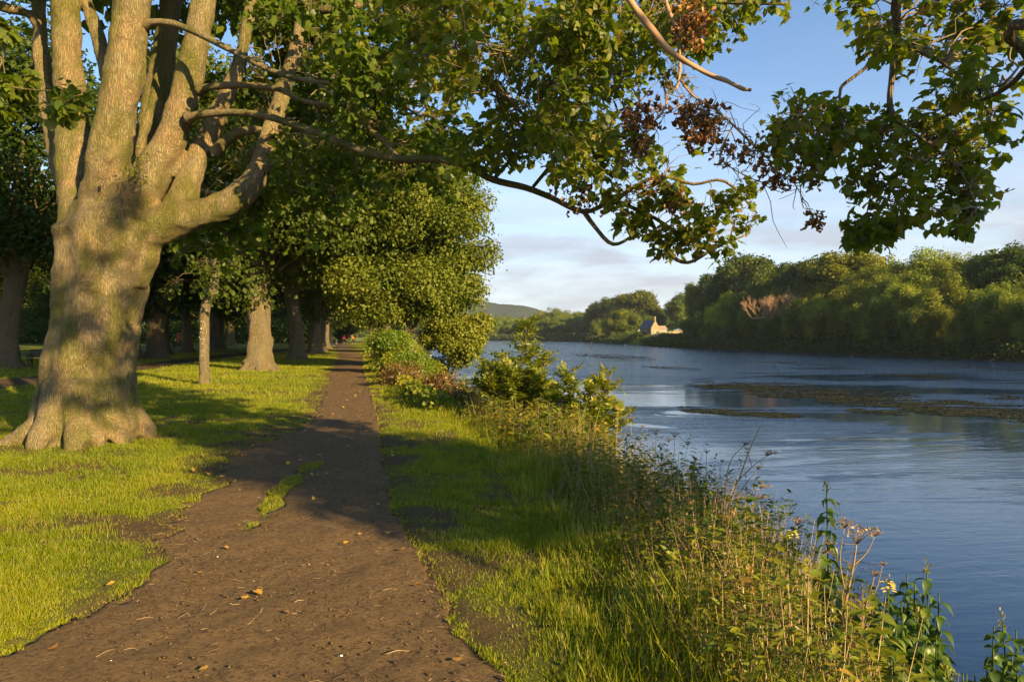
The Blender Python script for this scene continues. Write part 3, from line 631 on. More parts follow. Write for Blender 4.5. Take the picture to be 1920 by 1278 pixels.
# the rest of the crown, above and behind the frame
bp, brr = blobs(r, (-6.2, 12.0, 11.5), (6.5, 6.5, 4.6), 70, 1.5, 6.8)
keep = (bp[:, 2] - .6 * brr) > EYE + .50 * bp[:, 1] * .9; bp, brr = bp[keep], brr[keep]
gu = Geo(); crown(gu, r, bp, brr, 60000, .26, L_KITE, .4)
def part(g, name, mat, parent, smooth=True):
    off = Vector((0, 0, 0)); q = parent
    while q is not None: off = off + q.location; q = q.parent
    o = g.build(name, mat, None, smooth, loc=off); o.location = (0, 0, 0); o.parent = parent; return o
limb = part(gb, 'branch', BARK, TREE); part(gt, 'twigs', TWIG, limb); lv = part(gl, 'crown', LEAF, TREE); part(gu, 'upper_crown', LEAF, TREE)
o = part(gsh, 'trunk_shoots', HERB, TREE); part(gst, 'shoot_stems', TWIG, o)

# ------------------------------------------------------------------ the riverside sycamore whose boughs hang into view at the top right
RT = empty('riverside_sycamore', (4.45, 2.3, float(land(4.45, 2.3)) - .05), 'riverside sycamore with large dark hanging leaves over the water at upper right', 'tree')
g_ = Geo(); gt = Geo(); gl = Geo(); r = rng(31)
base = np.array(RT.location)
g_.tube([base, base + [.1, .05, .6], base + [.25, .1, 2.2], base + [.5, 0, 4.2], base + [.9, -.2, 6.2], base + [1.3, -.4, 8.5]], [.36, .27, .22, .18, .12, .04], 16, sub=4, wob=.15, flute=.04)
A1 = [base + [.4, .05, 3.6]] + px((1900, -160, 3.6), (1760, -80, 4.2), (1685, -10, 4.5), (1682, 50, 4.6), (1676, 120, 4.6), (1668, 195, 4.6), (1688, 232, 4.6))
A2 = px((1682, 50, 4.6), (1662, 85, 4.6), (1620, 130, 4.7), (1580, 160, 4.7), (1572, 182, 4.7), (1540, 196, 4.7), (1500, 215, 4.8))
A3 = px((1676, 75, 4.6), (1720, 95, 4.5), (1770, 120, 4.4), (1830, 165, 4.3), (1880, 160, 4.2))
A4 = px((1668, 195, 4.6), (1655, 250, 4.7), (1640, 330, 4.8), (1625, 400, 4.9)); A5 = px((1688, 232, 4.6), (1740, 270, 4.5), (1800, 320, 4.4), (1830, 390, 4.4))
A6 = [base + [.6, .0, 4.4]] + px((1990, 40, 3.4), (1930, 120, 3.7), (1880, 170, 4.0), (1810, 200, 4.2), (1750, 230, 4.4))
for a, rr in ((A1, [.10, .07, .05, .034, .028, .024, .019, .013]), (A2, [.016, .015, .013, .011, .009, .008, .005]), (A3, [.014, .012, .010, .008, .005]), (A4, [.012, .009, .007, .004]), (A5, [.011, .009, .007, .004]), (A6, [.06, .03, .018, .013, .010, .006])):
    g_.tube(a, rr, 8, sub=4, wob=.2, seed=len(a))
SKR = skel_of([A1[2:], A2, A3, A4, A5, A6[1:]])
kw = dict(sk=SKR, leafgeo=gl, twg=gt, droop=.9)
fill([(1560, -20), (1930, -40), (1910, 110), (1840, 150), (1720, 110), (1640, 90), (1560, 50)], 32, 4.2, 5.0, .20, 8, 4, .064, .75, **kw)
fill([(1460, 240), (1480, 200), (1560, 200), (1700, 200), (1860, 170), (1890, 260), (1870, 320), (1840, 370), (1770, 400), (1690, 395), (1600, 385), (1570, 330), (1470, 290)], 66, 4.3, 5.2, .19, 8, 4, .064, .75, **kw)
fill([(1590, 395), (1670, 395), (1670, 440), (1600, 455)], 11, 4.6, 5.0, .12, 7, 5, .066, .7, **kw)
fill([(1800, 385), (1830, 385), (1825, 425), (1805, 425)], 4, 4.3, 4.6, .09, 5, 4, .066, .6, **kw)
fill([(1760, 140), (1920, 130), (1920, 180), (1830, 240)], 7, 4.0, 4.5, .16, 6, 4, .066, .7, **kw)
# crown out of frame: the shade on the path comes from it
bp, brr = [], []
for _ in range(78):
    p_, s_ = r.choice([3.4, 3.75, 4.15, 4.5, 5.7, 6.0]) + r.normal(0, .12), 7.2 + r.uniform(-4.0, 5); z_ = .364 * s_ + 1.6 + 1.5 * r.random() + (2.0 if _ % 4 == 0 and p_ < 4.2 else 0)
    q = np.array([p_ * .73 + s_ * .68, p_ * .68 - s_ * .73, z_])
    if q[0] < .80 * q[1] + 1.0 and q[2] < EYE + .5 * q[1] + .9: continue
    bp.append(q); brr.append(r.uniform(.22, .5))
for _ in range(34):  # unseen leaf clumps added to dapple the great sycamore's trunk
    p_, s_ = r.uniform(1.4, 3.0), r.uniform(3, 9); z_ = .364 * (s_ + 11.8) + r.uniform(.2, 3.6); bp.append(np.array([p_ * .73 + s_ * .68, p_ * .68 - s_ * .73, z_])); brr.append(r.uniform(.14, .3))
bp, brr = np.array(bp), np.array(brr); gu = Geo(); crown(gu, r, bp, brr, 9500, .14, L_KITE, .4)
for q in bp[::2]: g_.tube(wiggle(r, base + [.6, -.05, 4.2 + 2 * r.random()], q, 5, .07), [.045, .035, .025, .018, .008], 6, sub=3)
tr = part(g_, 'trunk', BARK2, RT); part(gt, 'twigs', TWIG, tr); part(gl, 'crown', LEAF, RT); part(gu, 'upper_crown', LEAF, RT)

# ------------------------------------------------------------------ dead bough with withered brown leaves
DB = empty('dead_bough', P(1180, -60, 5.2), 'bare broken bough with withered brown leaves hanging against the sky', 'branch')
g_ = Geo(); gt = Geo(); gl = Geo(); r = rng(41)
C1 = px((1040, -240, 5.2), (1120, -120, 5.2), (1172, -15, 5.2), (1205, 35, 5.2), (1235, 72, 5.2), (1252, 92, 5.15), (1290, 118, 5.1), (1330, 140, 5.1), (1362, 152, 5.05), (1390, 166, 5.0), (1408, 169, 5.0))
C2 = px((1225, -60, 5.4), (1250, 10, 5.4), (1268, 60, 5.4), (1275, 120, 5.4), (1268, 165, 5.3), (1240, 160, 5.3)); 
C3 = px((1268, 140, 5.4), (1300, 180, 5.3), (1340, 205, 5.2), (1375, 235, 5.2), (1410, 270, 5.1), (1440, 298, 5.1), (1480, 330, 5.0), (1505, 370, 5.0))
C4 = px((1245, 160, 5.3), (1248, 200, 5.3), (1215, 240, 5.3), (1190, 270, 5.3), (1150, 320, 5.4)); C5 = px((1375, 235, 5.2), (1350, 290, 5.2), (1380, 320, 5.2), (1440, 345, 5.1), (1520, 350, 5.0))
for a, rr in ((C1, [.034, .032, .029, .028, .026, .024, .019, .017, .016, .015, .013]), (C2, [.02, .016, .013, .011, .010, .006]), (C3, [.010, .009, .008, .008, .007, .006, .004, .003]), (C4, [.009, .008, .006, .005, .003]), (C5, [.006, .005, .005, .004, .002])):
    g_.tube(a, rr, 8, sub=4, wob=.25, seed=len(a) + 1)
SKB = skel_of([C2[1:], C3, C4, C5]); kb = dict(sk=SKB, leafgeo=gl, twg=gt, tmpl=L_CRUMP, droop=1.6, r0=.005, brown=0, tv=.25)
for c in SKB[::2]:
    for _ in range(2): q = c + r.normal(0, .13, 3); gt.tube(wiggle(r, c, q, 4, .14), [.004, .003, .0025, .0012], 4, sub=2)
fill([(1270, 190), (1340, 200), (1420, 260), (1420, 310), (1330, 270), (1270, 240)], 16, 5.0, 5.5, .13, 5, 3, .085, .35, **kb)
fill([(1160, 210), (1230, 180), (1250, 220), (1200, 290), (1170, 260)], 7, 5.1, 5.5, .12, 5, 3, .085, .35, **kb)
fill([(1250, 0), (1310, -10), (1320, 80), (1290, 110), (1250, 80)], 9, 5.2, 5.6, .14, 5, 3, .085, .35, **kb)
fill([(1430, 290), (1530, 330), (1520, 400), (1470, 340)], 6, 4.9, 5.2, .10, 4, 3, .075, .4, **kb)
fill([(1505, 380), (1530, 385), (1525, 415), (1500, 420)], 2, 4.9, 5.0, .05, 4, 4, .07, .6, **kb)
kb['sk'] = skel_of([B6, B3[11:]]); kb['r0'] = .004
fill([(1040, 350), (1100, 350), (1160, 370), (1150, 390), (1060, 385)], 5, 7.1, 7.5, .12, 4, 3, .10, .35, **kb)
fill([(1190, 320), (1290, 340), (1300, 400), (1200, 370)], 7, 6.9, 7.2, .14, 4, 3, .10, .35, **kb)
bo = part(g_, 'bough', DEADWOOD, DB); part(gt, 'twigs', TWIG, bo); part(gl, 'withered_leaves', LEAF_BR, DB)

# ------------------------------------------------------------------ avenue trees: prototypes, then individuals
def make_avenue(seed, H, rt, Rc, zlo, n, size, t0, mat_bark, name='avenue_tree', low=None):
    """built at the origin: returns the Empty with trunk and crown"""
    r = rng(seed); T = empty(name, (0, 0, 0)); g_ = Geo()
    lean = r.normal(0, .25, 2)
    g_.tube([(0, 0, -.25), (0, 0, .15), (0, 0, .6), (.02, 0, 1.4), (lean[0] * .3, lean[1] * .3, 3.0), (lean[0] * .7, lean[1] * .7, 4.4), (lean[0], lean[1], 5.4)],
            [rt * 1.9, rt * 1.5, rt * 1.18, rt * 1.0, rt * .93, rt * 1.0, rt * .8], 26, sub=5, wob=.14, seed=seed, flute=.06, nf=5)
    for k in range(6):
        a = k * 1.05 + r.random() * .5; d = np.array([math.cos(a), math.sin(a), 0]); g_.tube([d * rt * .55 + [0, 0, .9], d * rt * 1.0 + [0, 0, .35], d * rt * 1.6 + [0, 0, .04], d * rt * 2.4 + [0, 0, -.15]], [rt * .25, rt * .4, rt * .28, .04], 8, sub=3, wob=.15, seed=k)
    bp, br_ = blobs(r, (0, 0, (H + zlo) / 2), (Rc, Rc, (H - zlo) / 2), 46, Rc * .27, zlo, .7)
    if low is not None: q, w_ = blobs(r, low[0], low[1], low[2], 1.1, .6); bp = np.vstack([bp, q]); br_ = np.concatenate([br_, w_])
    for k in range(7):
        a = k * 2 * np.pi / 7 + r.random(); d = np.array([math.cos(a), math.sin(a)]); L_ = Rc * (.45 + .4 * r.random()); h = zlo + (H - zlo) * (.25 + .6 * r.random())
        g_.tube([(lean[0] * .8, lean[1] * .8, 4.0 + .2 * k % 1), (*(d * L_ * .25), 5.8), (*(d * L_ * .6), (5.8 + h) / 2), (*(d * L_), h)], [rt * .55, rt * .42, rt * .28, .05], 9, sub=4, wob=.12, seed=k)
    for q in bp[::3]: g_.tube(wiggle(r, np.array([q[0] * .25, q[1] * .25, max(4.6, q[2] * .6)]), q, 5, .06, .05), [.07, .055, .04, .025, .008], 5, sub=2)
    o = g_.build('trunk', mat_bark, T); gl = Geo(); crown(gl, r, bp, br_, n, size, L_KITE, t0, .7, .6); c = gl.build('crown', LEAF_FAR, T); return T
AV = [make_avenue(101, 16, .52, 6.2, 3.3, 62000, .20, .45, BARK2), make_avenue(102, 18, .42, 6.6, 3.0, 62000, .20, .5, BARK2), make_avenue(103, 14, .40, 5.4, 2.6, 52000, .19, .55, BARKD)]
def ground_at(pxx, pyy): Dg = F * EYE / (pyy - HY); return (pxx - CX) / F * Dg, Dg
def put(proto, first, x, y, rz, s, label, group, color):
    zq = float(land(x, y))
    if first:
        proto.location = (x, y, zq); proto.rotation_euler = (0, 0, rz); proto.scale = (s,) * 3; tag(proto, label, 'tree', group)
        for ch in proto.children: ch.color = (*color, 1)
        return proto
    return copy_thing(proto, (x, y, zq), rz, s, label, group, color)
G1 = 'trees lining the riverside path'; G2 = 'trees on the park lawn'
av = [  # photo column and row of the foot, prototype, scale, turn, label, tint (darker G2 tints paint in shade)
    (486, 694, 0, .98, .4, 'thick fluted pale trunk, nearest tree of the avenue behind the slender one', G1, (1, 1, 1)),
    (557, 675, 1, 1.0, 2.2, 'avenue tree with dappled brown trunk flaring at the foot', G1, (1.05, 1.05, 1)),
    (590, 664, 0, .95, 1.0, 'avenue tree with squat grey trunk, third along the path', G1, (.95, 1, 1)),
    (603, 658, 1, .9, 4.0, 'avenue tree with narrow shaded trunk, fourth along the path', G1, (1, 1.05, 1)),
    (610, 653.5, 2, 1.1, .2, 'avenue tree with sunlit pale trunk far along the path', G1, (1.1, 1.1, 1)),
    (617, 649, 0, .9, 3.2, 'last avenue tree whose trunk shows beside the path end', G1, (1, 1, 1)),
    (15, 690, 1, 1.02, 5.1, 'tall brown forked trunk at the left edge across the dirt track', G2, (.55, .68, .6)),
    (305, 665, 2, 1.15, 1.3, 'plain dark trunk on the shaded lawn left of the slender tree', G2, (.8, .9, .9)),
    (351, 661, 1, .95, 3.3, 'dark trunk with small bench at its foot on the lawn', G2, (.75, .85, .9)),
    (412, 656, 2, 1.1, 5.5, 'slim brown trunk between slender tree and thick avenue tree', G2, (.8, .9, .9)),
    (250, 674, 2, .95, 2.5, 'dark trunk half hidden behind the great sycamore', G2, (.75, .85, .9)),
]
used = set()
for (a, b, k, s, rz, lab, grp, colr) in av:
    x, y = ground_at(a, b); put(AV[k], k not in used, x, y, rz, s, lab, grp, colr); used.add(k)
# more park trees whose crowns close the shade behind the lawn
more = [(-30, 24, 1, 1.0), (-24, 46, 0, 1.0), (-37, 40, 1, 1.1), (-46, 62, 0, 1.1), (-34, 78, 2, 1.3), (-24, 66, 1, 1.0), (-52, 88, 1, 1.15), (-42, 102, 0, 1.0), (-66, 78, 2, 1.4), (-68, 105, 0, 1.2), (-88, 100, 1, 1.2), (-82, 128, 0, 1.2), (-30, 108, 2, 1.2), (-58, 128, 1, 1.1), (-105, 135, 0, 1.2)]
where = ['just outside the left edge of the lawn', 'between the track and the playground', 'deep in the shade at far left', 'behind the wooden bench', 'in front of the playground', 'beside the track behind the thick avenue tree', 'right behind the playground', 'at the far side of the lawn', 'at the dark edge of the lawn', 'in the back row of the park', 'in the far left corner of the park', 'in the far back row behind the playground', 'near where the track meets the path', 'at the back between two trunks', 'farthest left of the park trees']
for i, (x, y, k, s) in enumerate(more): put(AV[k], False, x, y, i * 1.7, s, 'park tree with shade-darkened leafy crown ' + where[i], G2, (.52 + .02 * (i % 5), .66, .6))  # shade of taller trees put into the crown tint
# slender tree with a bend
x, y = ground_at(383, 720); ST = empty('young_tree', (x, y, float(land(x, y))), 'slender grey young tree with leaning stem and pale paint spots', 'tree'); g_ = Geo(); gl = Geo(); gt = Geo(); r = rng(55)
b0 = np.array([0, 0, 0.])
g_.tube([(0, 0, -.1), (.0, 0, .25), (0, 0, 1.0), (.0, 0, 1.9), (.06, 0, 2.6), (.3, 0, 3.2), (.38, 0, 3.9), (.45, 0, 5.2), (.7, .1, 6.6)], [.21, .17, .155, .15, .15, .15, .12, .09, .03], 14, sub=5, wob=.1, seed=3)
for k in range(14):
    s_ = np.array([.4, 0, 3.4 + .22 * k]); c = s_ + nrm(r.normal(size=3) * [1, 1, .3]) * (1.0 + .9 * r.random()) - [0, 0, .25]; spray(gl, gt, r, s_, c, .6, .02, 9, 11, .14, L_KITE, .5)
o = g_.build('trunk', BARK2, ST); gt.build('twigs', TWIG, o); gl.build('crown', LEAF_FAR, ST)
gp = Geo()
for k in range(14): gp.box((r.normal(0, .05), -.165, .9 + 1.15 * r.random()), (.03 + .05 * r.random(), .012, .012), a=0)
gp.build('paint_marks', plain_mat('pale_paint', (.6, .58, .5)), ST)

# ------------------------------------------------------------------ trees and shrubs on the near river bank
def bank_tree(name, label, x, y, trunk_pts, trunk_r, bl, n, size, t0, mat=LEAF_FAR, cat='tree', tmpl=L_KITE, seed=1, twn=30, group=None, z0=None, colr=None):
    r = rng(seed); zq = float(land(x, y)) if z0 is None else z0; T = empty(name, (x, y, zq - .05), label, cat, group); g_ = Geo()
    for q, rr in zip(trunk_pts, trunk_r): g_.tube(q, rr, 10, sub=4, wob=.15, seed=seed)
    bp, br_ = [], []
    for c, R, nb, rb in bl: a, b = blobs(r, c, R, nb, rb); bp.append(a); br_.append(b)
    bp, br_ = np.vstack(bp), np.concatenate(br_); sk = skel_of(trunk_pts)
    for q in bp[r.permutation(len(bp))[:twn]]: s_ = nearest(sk, q, .6); g_.tube(wiggle(r, s_, q, 5, .07, .04), [.05, .04, .03, .02, .008], 5, sub=2)
    g_.build('stem' if cat == 'shrub' else 'trunk', TWIG if cat == 'shrub' else BARKD, T); gl = Geo(); crown(gl, r, bp, br_, n, size, tmpl, t0, .8, .5); c = gl.build('foliage' if cat == 'shrub' else 'crown', mat, T)
    if colr: c.color = (*colr, 1)
    return T
bank_tree('riverbank_sycamore', 'sunlit olive leafy tree overhanging the bank at the river edge', -5.0, 33,
          [[(0, 0, 0), (.1, 0, 1.5), (-.1, 0, 3), (.2, 0, 5), (.5, 0, 7.5), (.3, 0, 10)], [(.1, 0, 2.2), (.9, 0, 4), (1.8, .2, 6.5)], [(-.1, 0, 2.6), (-1.2, .2, 4.6), (-2.4, 0, 7)]], [[.22, .17, .15, .13, .09, .04], [.11, .08, .03], [.11, .08, .03]],
          [((.2, 0, 8.4), (3.6, 3.6, 4.2), 60, 1.0), ((-.5, -.5, 4.6), (3.6, 3, 1.5), 26, .8), ((2.3, -.3, 6.6), (1.8, 2, 3.2), 28, .7), ((2.1, -.2, 4.3), (1.6, 1.6, 1.3), 16, .6)], 105000, .135, .62, colr=(1.5, 1.38, 1.3), seed=61, twn=50)
bank_tree('riverbank_ash', 'taller bank tree behind the olive one, dark leaves', -8.6, 46,
          [[(0, 0, 0), (.1, 0, 3), (0, 0, 6), (.3, 0, 11)]], [[.3, .24, .18, .05]],
          [((0, 0, 8.5), (5, 5, 5.5), 60, 1.3)], 60000, .19, .5, seed=62)
bank_tree('golden_bank_tree', 'small golden green tree reaching over the water below the olive crown', -4.0, 41,
          [[(0, 0, 0), (.2, 0, 2), (.6, 0, 4)], [(.1, 0, 1), (1.1, 0, 2.6), (1.9, 0, 3.6)]], [[.1, .08, .03], [.07, .05, .02]],
          [((.5, 0, 3.4), (2.0, 2, 1.5), 34, .6), ((-1.3, 0, 1.5), (1.2, 1.4, 1.1), 16, .55)], 42000, .15, .85, colr=(1.5, 1.35, 1), seed=63)
for i, (x, y, s, lab) in enumerate([(-11.3, 62, 1.0, 'bank tree past the golden one, arching over the path'), (-15.2, 80, 1.1, 'farther bank tree closing the view along the path'), (-21, 104, 1.1, 'bank tree near the far end of the path'), (-37, 150, 1.2, 'dark tree standing where the path disappears'), (-26.5, 128, .9, 'round tree on the river side near path end')]):
    put(AV[(i + 2) % 3], False, x, y, i * 2.1 + 1, s * .75, lab, G1, (1.15, 1.15, 1))
for i, (x, y, R, h, n, t0, lab, colr) in enumerate([
        (-5.1, 29, 1.1, 1.9, 15000, .55, 'bright green bush at the foot of the olive bank tree', (1.1, 1.2, 1)),
        (-6.1, 40, 1.1, 1.5, 9000, .6, 'low green bush beside the straw coloured grass', (1.2, 1.15, 1)),
        (-9.6, 55, 1.2, 2.2, 9000, .6, 'rounded bank bush halfway along the path', (1.2, 1.15, 1)),
        (-3.5, 24.5, .9, 1.3, 9000, .5, 'dense green bush between reddish brambles and bank tree', (1.0, 1.1, 1)),
        (-1.3, 20.5, .7, .6, 5000, .45, 'dark leafy bush just behind the ash sapling', (.9, 1.0, 1))]):
    bank_tree('bank_bush', lab, x, y, [[(0, 0, 0), (.1, 0, h * .5), (0, .1, h * .9)], [(0, 0, 0), (-.4, 0, h * .4), (-.6, .1, h * .8)]], [[.03, .02, .01]] * 2, [((0, 0, h * .5), (R, R, h * .5), 26, .34)], n, .09, t0, HERB, 'shrub', L_OVAL, 70 + i, 20, 'bushes on the near bank', colr=colr)

# ash saplings with feathery leaves
def pinnate(gl, gt, r, base, d, L_, t0, ls=.085):
    """one feathered leaf: a stalk with paired leaflets"""
    d = nrm(d); side = nrm(np.cross(d, [0, 0, 1.0]) + r.normal(0, .15, 3)); up = np.cross(side, d)
    k = np.linspace(.25, 1, 5); p = base + d * L_ * k[:, None] - np.array([0, 0, 1]) * (k[:, None] ** 2) * L_ * .22
    gt.tube([base, base + d * L_ * .5 - [0, 0, .05 * L_], p[-1]], [.003, .0022, .0012], 3, sub=1)
    q = np.vstack([p, p[:-1], p[-1:]]); tip = np.vstack([side + d * .5 - up * .2, (-side + d * .5 - up * .2)[None].repeat(4, 0).reshape(4, 3), d[None]]) if False else None
    tips = np.vstack([np.tile(side + d * .55 - [0, 0, .25], (5, 1)), np.tile(-side + d * .55 - [0, 0, .25], (5, 1)), [d]]); pos_ = np.vstack([p, p, p[-1:]])
    nor = nrm(np.tile(up, (11, 1)) + r.normal(0, .25, (11, 3))); nor[nor[:, 2] < 0] *= -1
    add_leaves(gl, L_OVAL, pos_, nor, nrm(tips + r.normal(0, .12, (11, 3))), ls * (.75 + .5 * r.random(11)), np.clip(t0 + r.normal(0, .1, 11), 0, .85), .8)
def ash_bush(x, y, stems, label, seed, t0=.5):
    r = rng(seed); zq = float(land(x, y)); T = empty('ash_sapling', (x, y, zq), label, 'shrub', 'ash saplings on the bank'); gl, gt, gs = Geo(), Geo(), Geo()
    for (dx, dy, h, n, sp) in stems:
        n = int(n * 1.3)
        top = np.array([dx, dy, h]); m = np.array([dx * .35 + r.normal(0, .05), dy * .35, h * .5]); pts = catmull([np.array([r.normal(0, .06), r.normal(0, .06), 0]), m, top], 8); gs.tube(pts, np.linspace(.02, .004, len(pts)), 6, sub=1)
        for j in range(n):
            t = .12 + .88 * (j + .5) / n; q = pts[min(int(t * (len(pts) - 1)), len(pts) - 1)]; a = j * 2.4 + r.normal(0, .4)
            tl = (1 - t) ** .7; side_ = np.array([math.cos(a), math.sin(a), .25 + .9 * t]); reach = sp * (.25 + .75 * tl)
            if tl > .18:
                e = q + nrm(side_) * reach * (.5 + .7 * r.random()); gs.tube([q, (q + e) / 2 + [0, 0, .04], e], [.008, .006, .003], 4, sub=2)
                for _ in range(5): u = r.random() ** .6; pinnate(gl, gt, r, q + (e - q) * u, nrm(side_ + r.normal(0, .7, 3) + [0, 0, .2]), .22 + .12 * r.random(), t0 + r.normal(0, .08))
            for _ in range(2): pinnate(gl, gt, r, q, nrm(side_ + r.normal(0, .5, 3)), .20 + .12 * r.random(), t0 + .12 * t + r.normal(0, .06))
    o = gs.build('stem', TWIG, T); gt.build('leaf_stalks', STRAW, o); gl.build('foliage', HERB, T); return T
def at(pxx, pyy, D, zfix=None): q = P(pxx, pyy, D); return float(q[0]), float(q[1])
ash_bush(*at(985, 0, 13.6), [(.0, 0, 2.85, 26, .28), (-.5, .1, 2.0, 26, .55), (-.95, 0, 1.85, 24, .5), (.5, .1, 2.1, 20, .3), (-.3, -.6, 1.85, 24, .6), (.3, -.5, 1.7, 22, .55), (-.8, -.5, 1.65, 22, .55), (.75, -.2, 1.4, 18, .45), (-1.15, -.2, 1.5, 18, .45)], 'large bushy ash sapling, tallest green shrub by the water', 81)
ash_bush(*at(1065, 0, 12.4), [(0, 0, 2.1, 18, .22), (.2, .15, 1.5, 14, .3), (-.25, -.1, 1.6, 14, .35)], 'thin upright ash shoot between the large sapling and the leaning one', 82)
ash_bush(*at(1105, 0, 11.4), [(.05, 0, 1.9, 18, .28), (.4, .1, 2.1, 20, .28), (.55, -.1, 1.5, 16, .35), (.1, -.3, 1.3, 14, .35), (-.3, -.1, 1.3, 14, .35)], 'twin topped ash sapling, rightmost over the water', 83, .6)

# ------------------------------------------------------------------ rank growth down the bank
def herb_spots(r, n, y0, y1, s0, s1):
    y = sample(r, n, y0, y1); vx, wx = veg_x(y), water_x(y); s = s0 + (s1 - s0) * r.random(n); return vx + s, y, s
def top_z(s, y):  # lower near the water
    """height the growth reaches above path level, falling towards the water"""
    return np.where(s < 1.0, .10 + .36 * sstep(s, 0, .8), .46 - .95 * np.maximum(s - 1.3, 0) ** 1.05) - .42 * sstep(s, .7, 1.3) * (1 - sstep(y, 3.3, 5.0)) 
g_ = Geo(); r = rng(91)
x, y, s = herb_spots(r, 62000, 2.3, 30, -.3, 1.9); zq = land(x, y)        # long soft grass
cl = fbm(x * 2.2, y * 2.2, 3); k = r.random(len(x)) < .2 + 1.4 * np.clip(cl - .25, 0, 1) * (1 - .5 * sstep(s, .9, 1.5)); x, y, s, zq, cl = [q[k] for q in (x, y, s, zq, cl)]
n = len(x); h = (.10 + .33 * sstep(s, -.25, .55)) * (.6 + .7 * cl) * (.7 + .6 * r.random(n)); wd = (.0045 + .003 * r.random(n)) * (1 + sstep(y, 6, 30) * 1.5) / h
az = fbm(x * 1.2 + 5, y * 1.2) * 9; up = np.column_stack([.5 * np.cos(az) + r.normal(0, .3, n), .5 * np.sin(az) + r.normal(0, .3, n), np.ones(n)])
L_LONG = (np.array([[-.5, 0, 0], [.5, 0, 0], [.45, .4, .06], [-.45, .4, .06], [.3, .75, .20], [-.3, .75, .20], [0, 1, .42]], float), [np.array([[0, 1, 2, 3], [3, 2, 4, 5]]), np.array([[5, 4, 6]])])
nor = -up * [1, 1, 0] + r.normal(0, .25, (n, 3)); t = np.clip(.3 + .5 * cl + r.normal(0, .15, n), 0, .9); t[r.random(n) < .12] = 1
add_leaves(g_, L_LONG, np.column_stack([x, y, zq - .02]), nor, up, h, t, wd)
g_.build('tall_grass', GRASS); o = bpy.data.objects['tall_grass']; o['kind'] = 'stuff'; o['label'] = 'long soft grass growing along the top of the bank'; o['category'] = 'grass'
g_ = Geo(); x, y, s = herb_spots(r, 8500, 2.6, 24, .05, 2.3); zq = land(x, y)       # straw stalks
k = (r.random(len(x)) < .15 + 1.6 * np.clip(fbm(x * .9 + 3, y * .9) - .35, 0, 1)) & ((y > 4.4) | (s < 1.0) | (r.random(len(x)) < .3)); x, y, s, zq = x[k], y[k], s[k], zq[k]; n = len(x)
h = np.clip(top_z(s, y) - zq, .15, 1.3) * (.6 + .5 * r.random(n)); up = np.column_stack([r.normal(.05, .16, n), r.normal(0, .16, n), np.ones(n)])
add_leaves(g_, L_LONG, np.column_stack([x, y, zq]), rand_dir(r, n) * [1, 1, .2], up, h, np.clip(r.normal(.5, .25, n), 0, 1), (.0045 + .003 * r.random(n)) / h)
tipp = np.column_stack([x, y, zq]) + nrm(up) * h[:, None] * .93; k = r.random(n) < .6
for j in range(5): add_leaves(g_, L_KITE, tipp[k] - nrm(up[k]) * (.02 * j), rand_dir(r, k.sum()), up[k] + rand_dir(r, k.sum()) * .8, .028, r.random(k.sum()) * .8, .4)
g_.build('dry_grass_stalks', STRAW); o = bpy.data.objects['dry_grass_stalks']; o['kind'] = 'stuff'; o['label'] = 'dry straw coloured grass stalks standing in the bank growth'; o['category'] = 'grass'
g_ = Geo(); gs = Geo(); x, y, s = herb_spots(r, 7200, 2.5, 34, .3, 3.5); k = (y > 4.2) | (s < 1.1) | (r.random(len(x)) < .55); x, y, s = x[k], y[k], s[k]; zq = land(x, y); n = len(x)     # leafy weeds
tall = fbm(x * .8 + 8, y * .8, 3)
for i in range(n):
    h = float(np.clip(top_z(s[i], y[i]) - zq[i], .2, 1.5)) * (.5 + .6 * r.random()) * (.8 + .4 * tall[i]); m = int(10 + h * 22)
    if y[i] > 12: m = int(m * .7)
    d = np.array([r.normal(0, .16), r.normal(0, .16), 1]) * h; b_ = np.array([x[i], y[i], zq[i]]); u = .12 + .88 * r.random(m) ** .8; q = b_ + d * u[:, None]
    a = np.arange(m) * 2.4 + r.random() * 6; out = np.column_stack([np.cos(a), np.sin(a), .25 + .2 * r.random(m)]); sz = (.034 + .04 * r.random() ** 1.5) * (1 + .6 * (y[i] > 9)); q = q + out * sz * .25
    t0 = np.clip(.22 + .75 * fbm(x[i] * .6, y[i] * .6 + 11, 2) + r.normal(0, .14), 0, .82); t = np.clip(t0 + r.normal(0, .08, m), 0, .85)
    if r.random() < .10: t = np.clip(t + .35, 0, 1)
    add_leaves(g_, (L_OVAL, L_LANCE, L_LANCE)[i % 3], q, np.column_stack([-out[:, 0] * .3, -out[:, 1] * .3, np.ones(m)]) + r.normal(0, .3, (m, 3)), out - [0, 0, .25], sz * (.6 + .8 * r.random(m)), t)
    if y[i] < 14: gs.tube([b_, b_ + d * .5, b_ + d], [.003, .0025, .001], 3, a=r.random(), sub=1)
g_.build('bank_vegetation', HERB); o = bpy.data.objects['bank_vegetation']; o['kind'] = 'stuff'; o['label'] = 'tangled leafy weeds covering the slope down to the water'; o['category'] = 'undergrowth'
gs.build('weed_stems', STRAW); o = bpy.data.objects['weed_stems']; o['kind'] = 'stuff'; o['label'] = 'thin stems of the weeds on the river bank'; o['category'] = 'undergrowth'
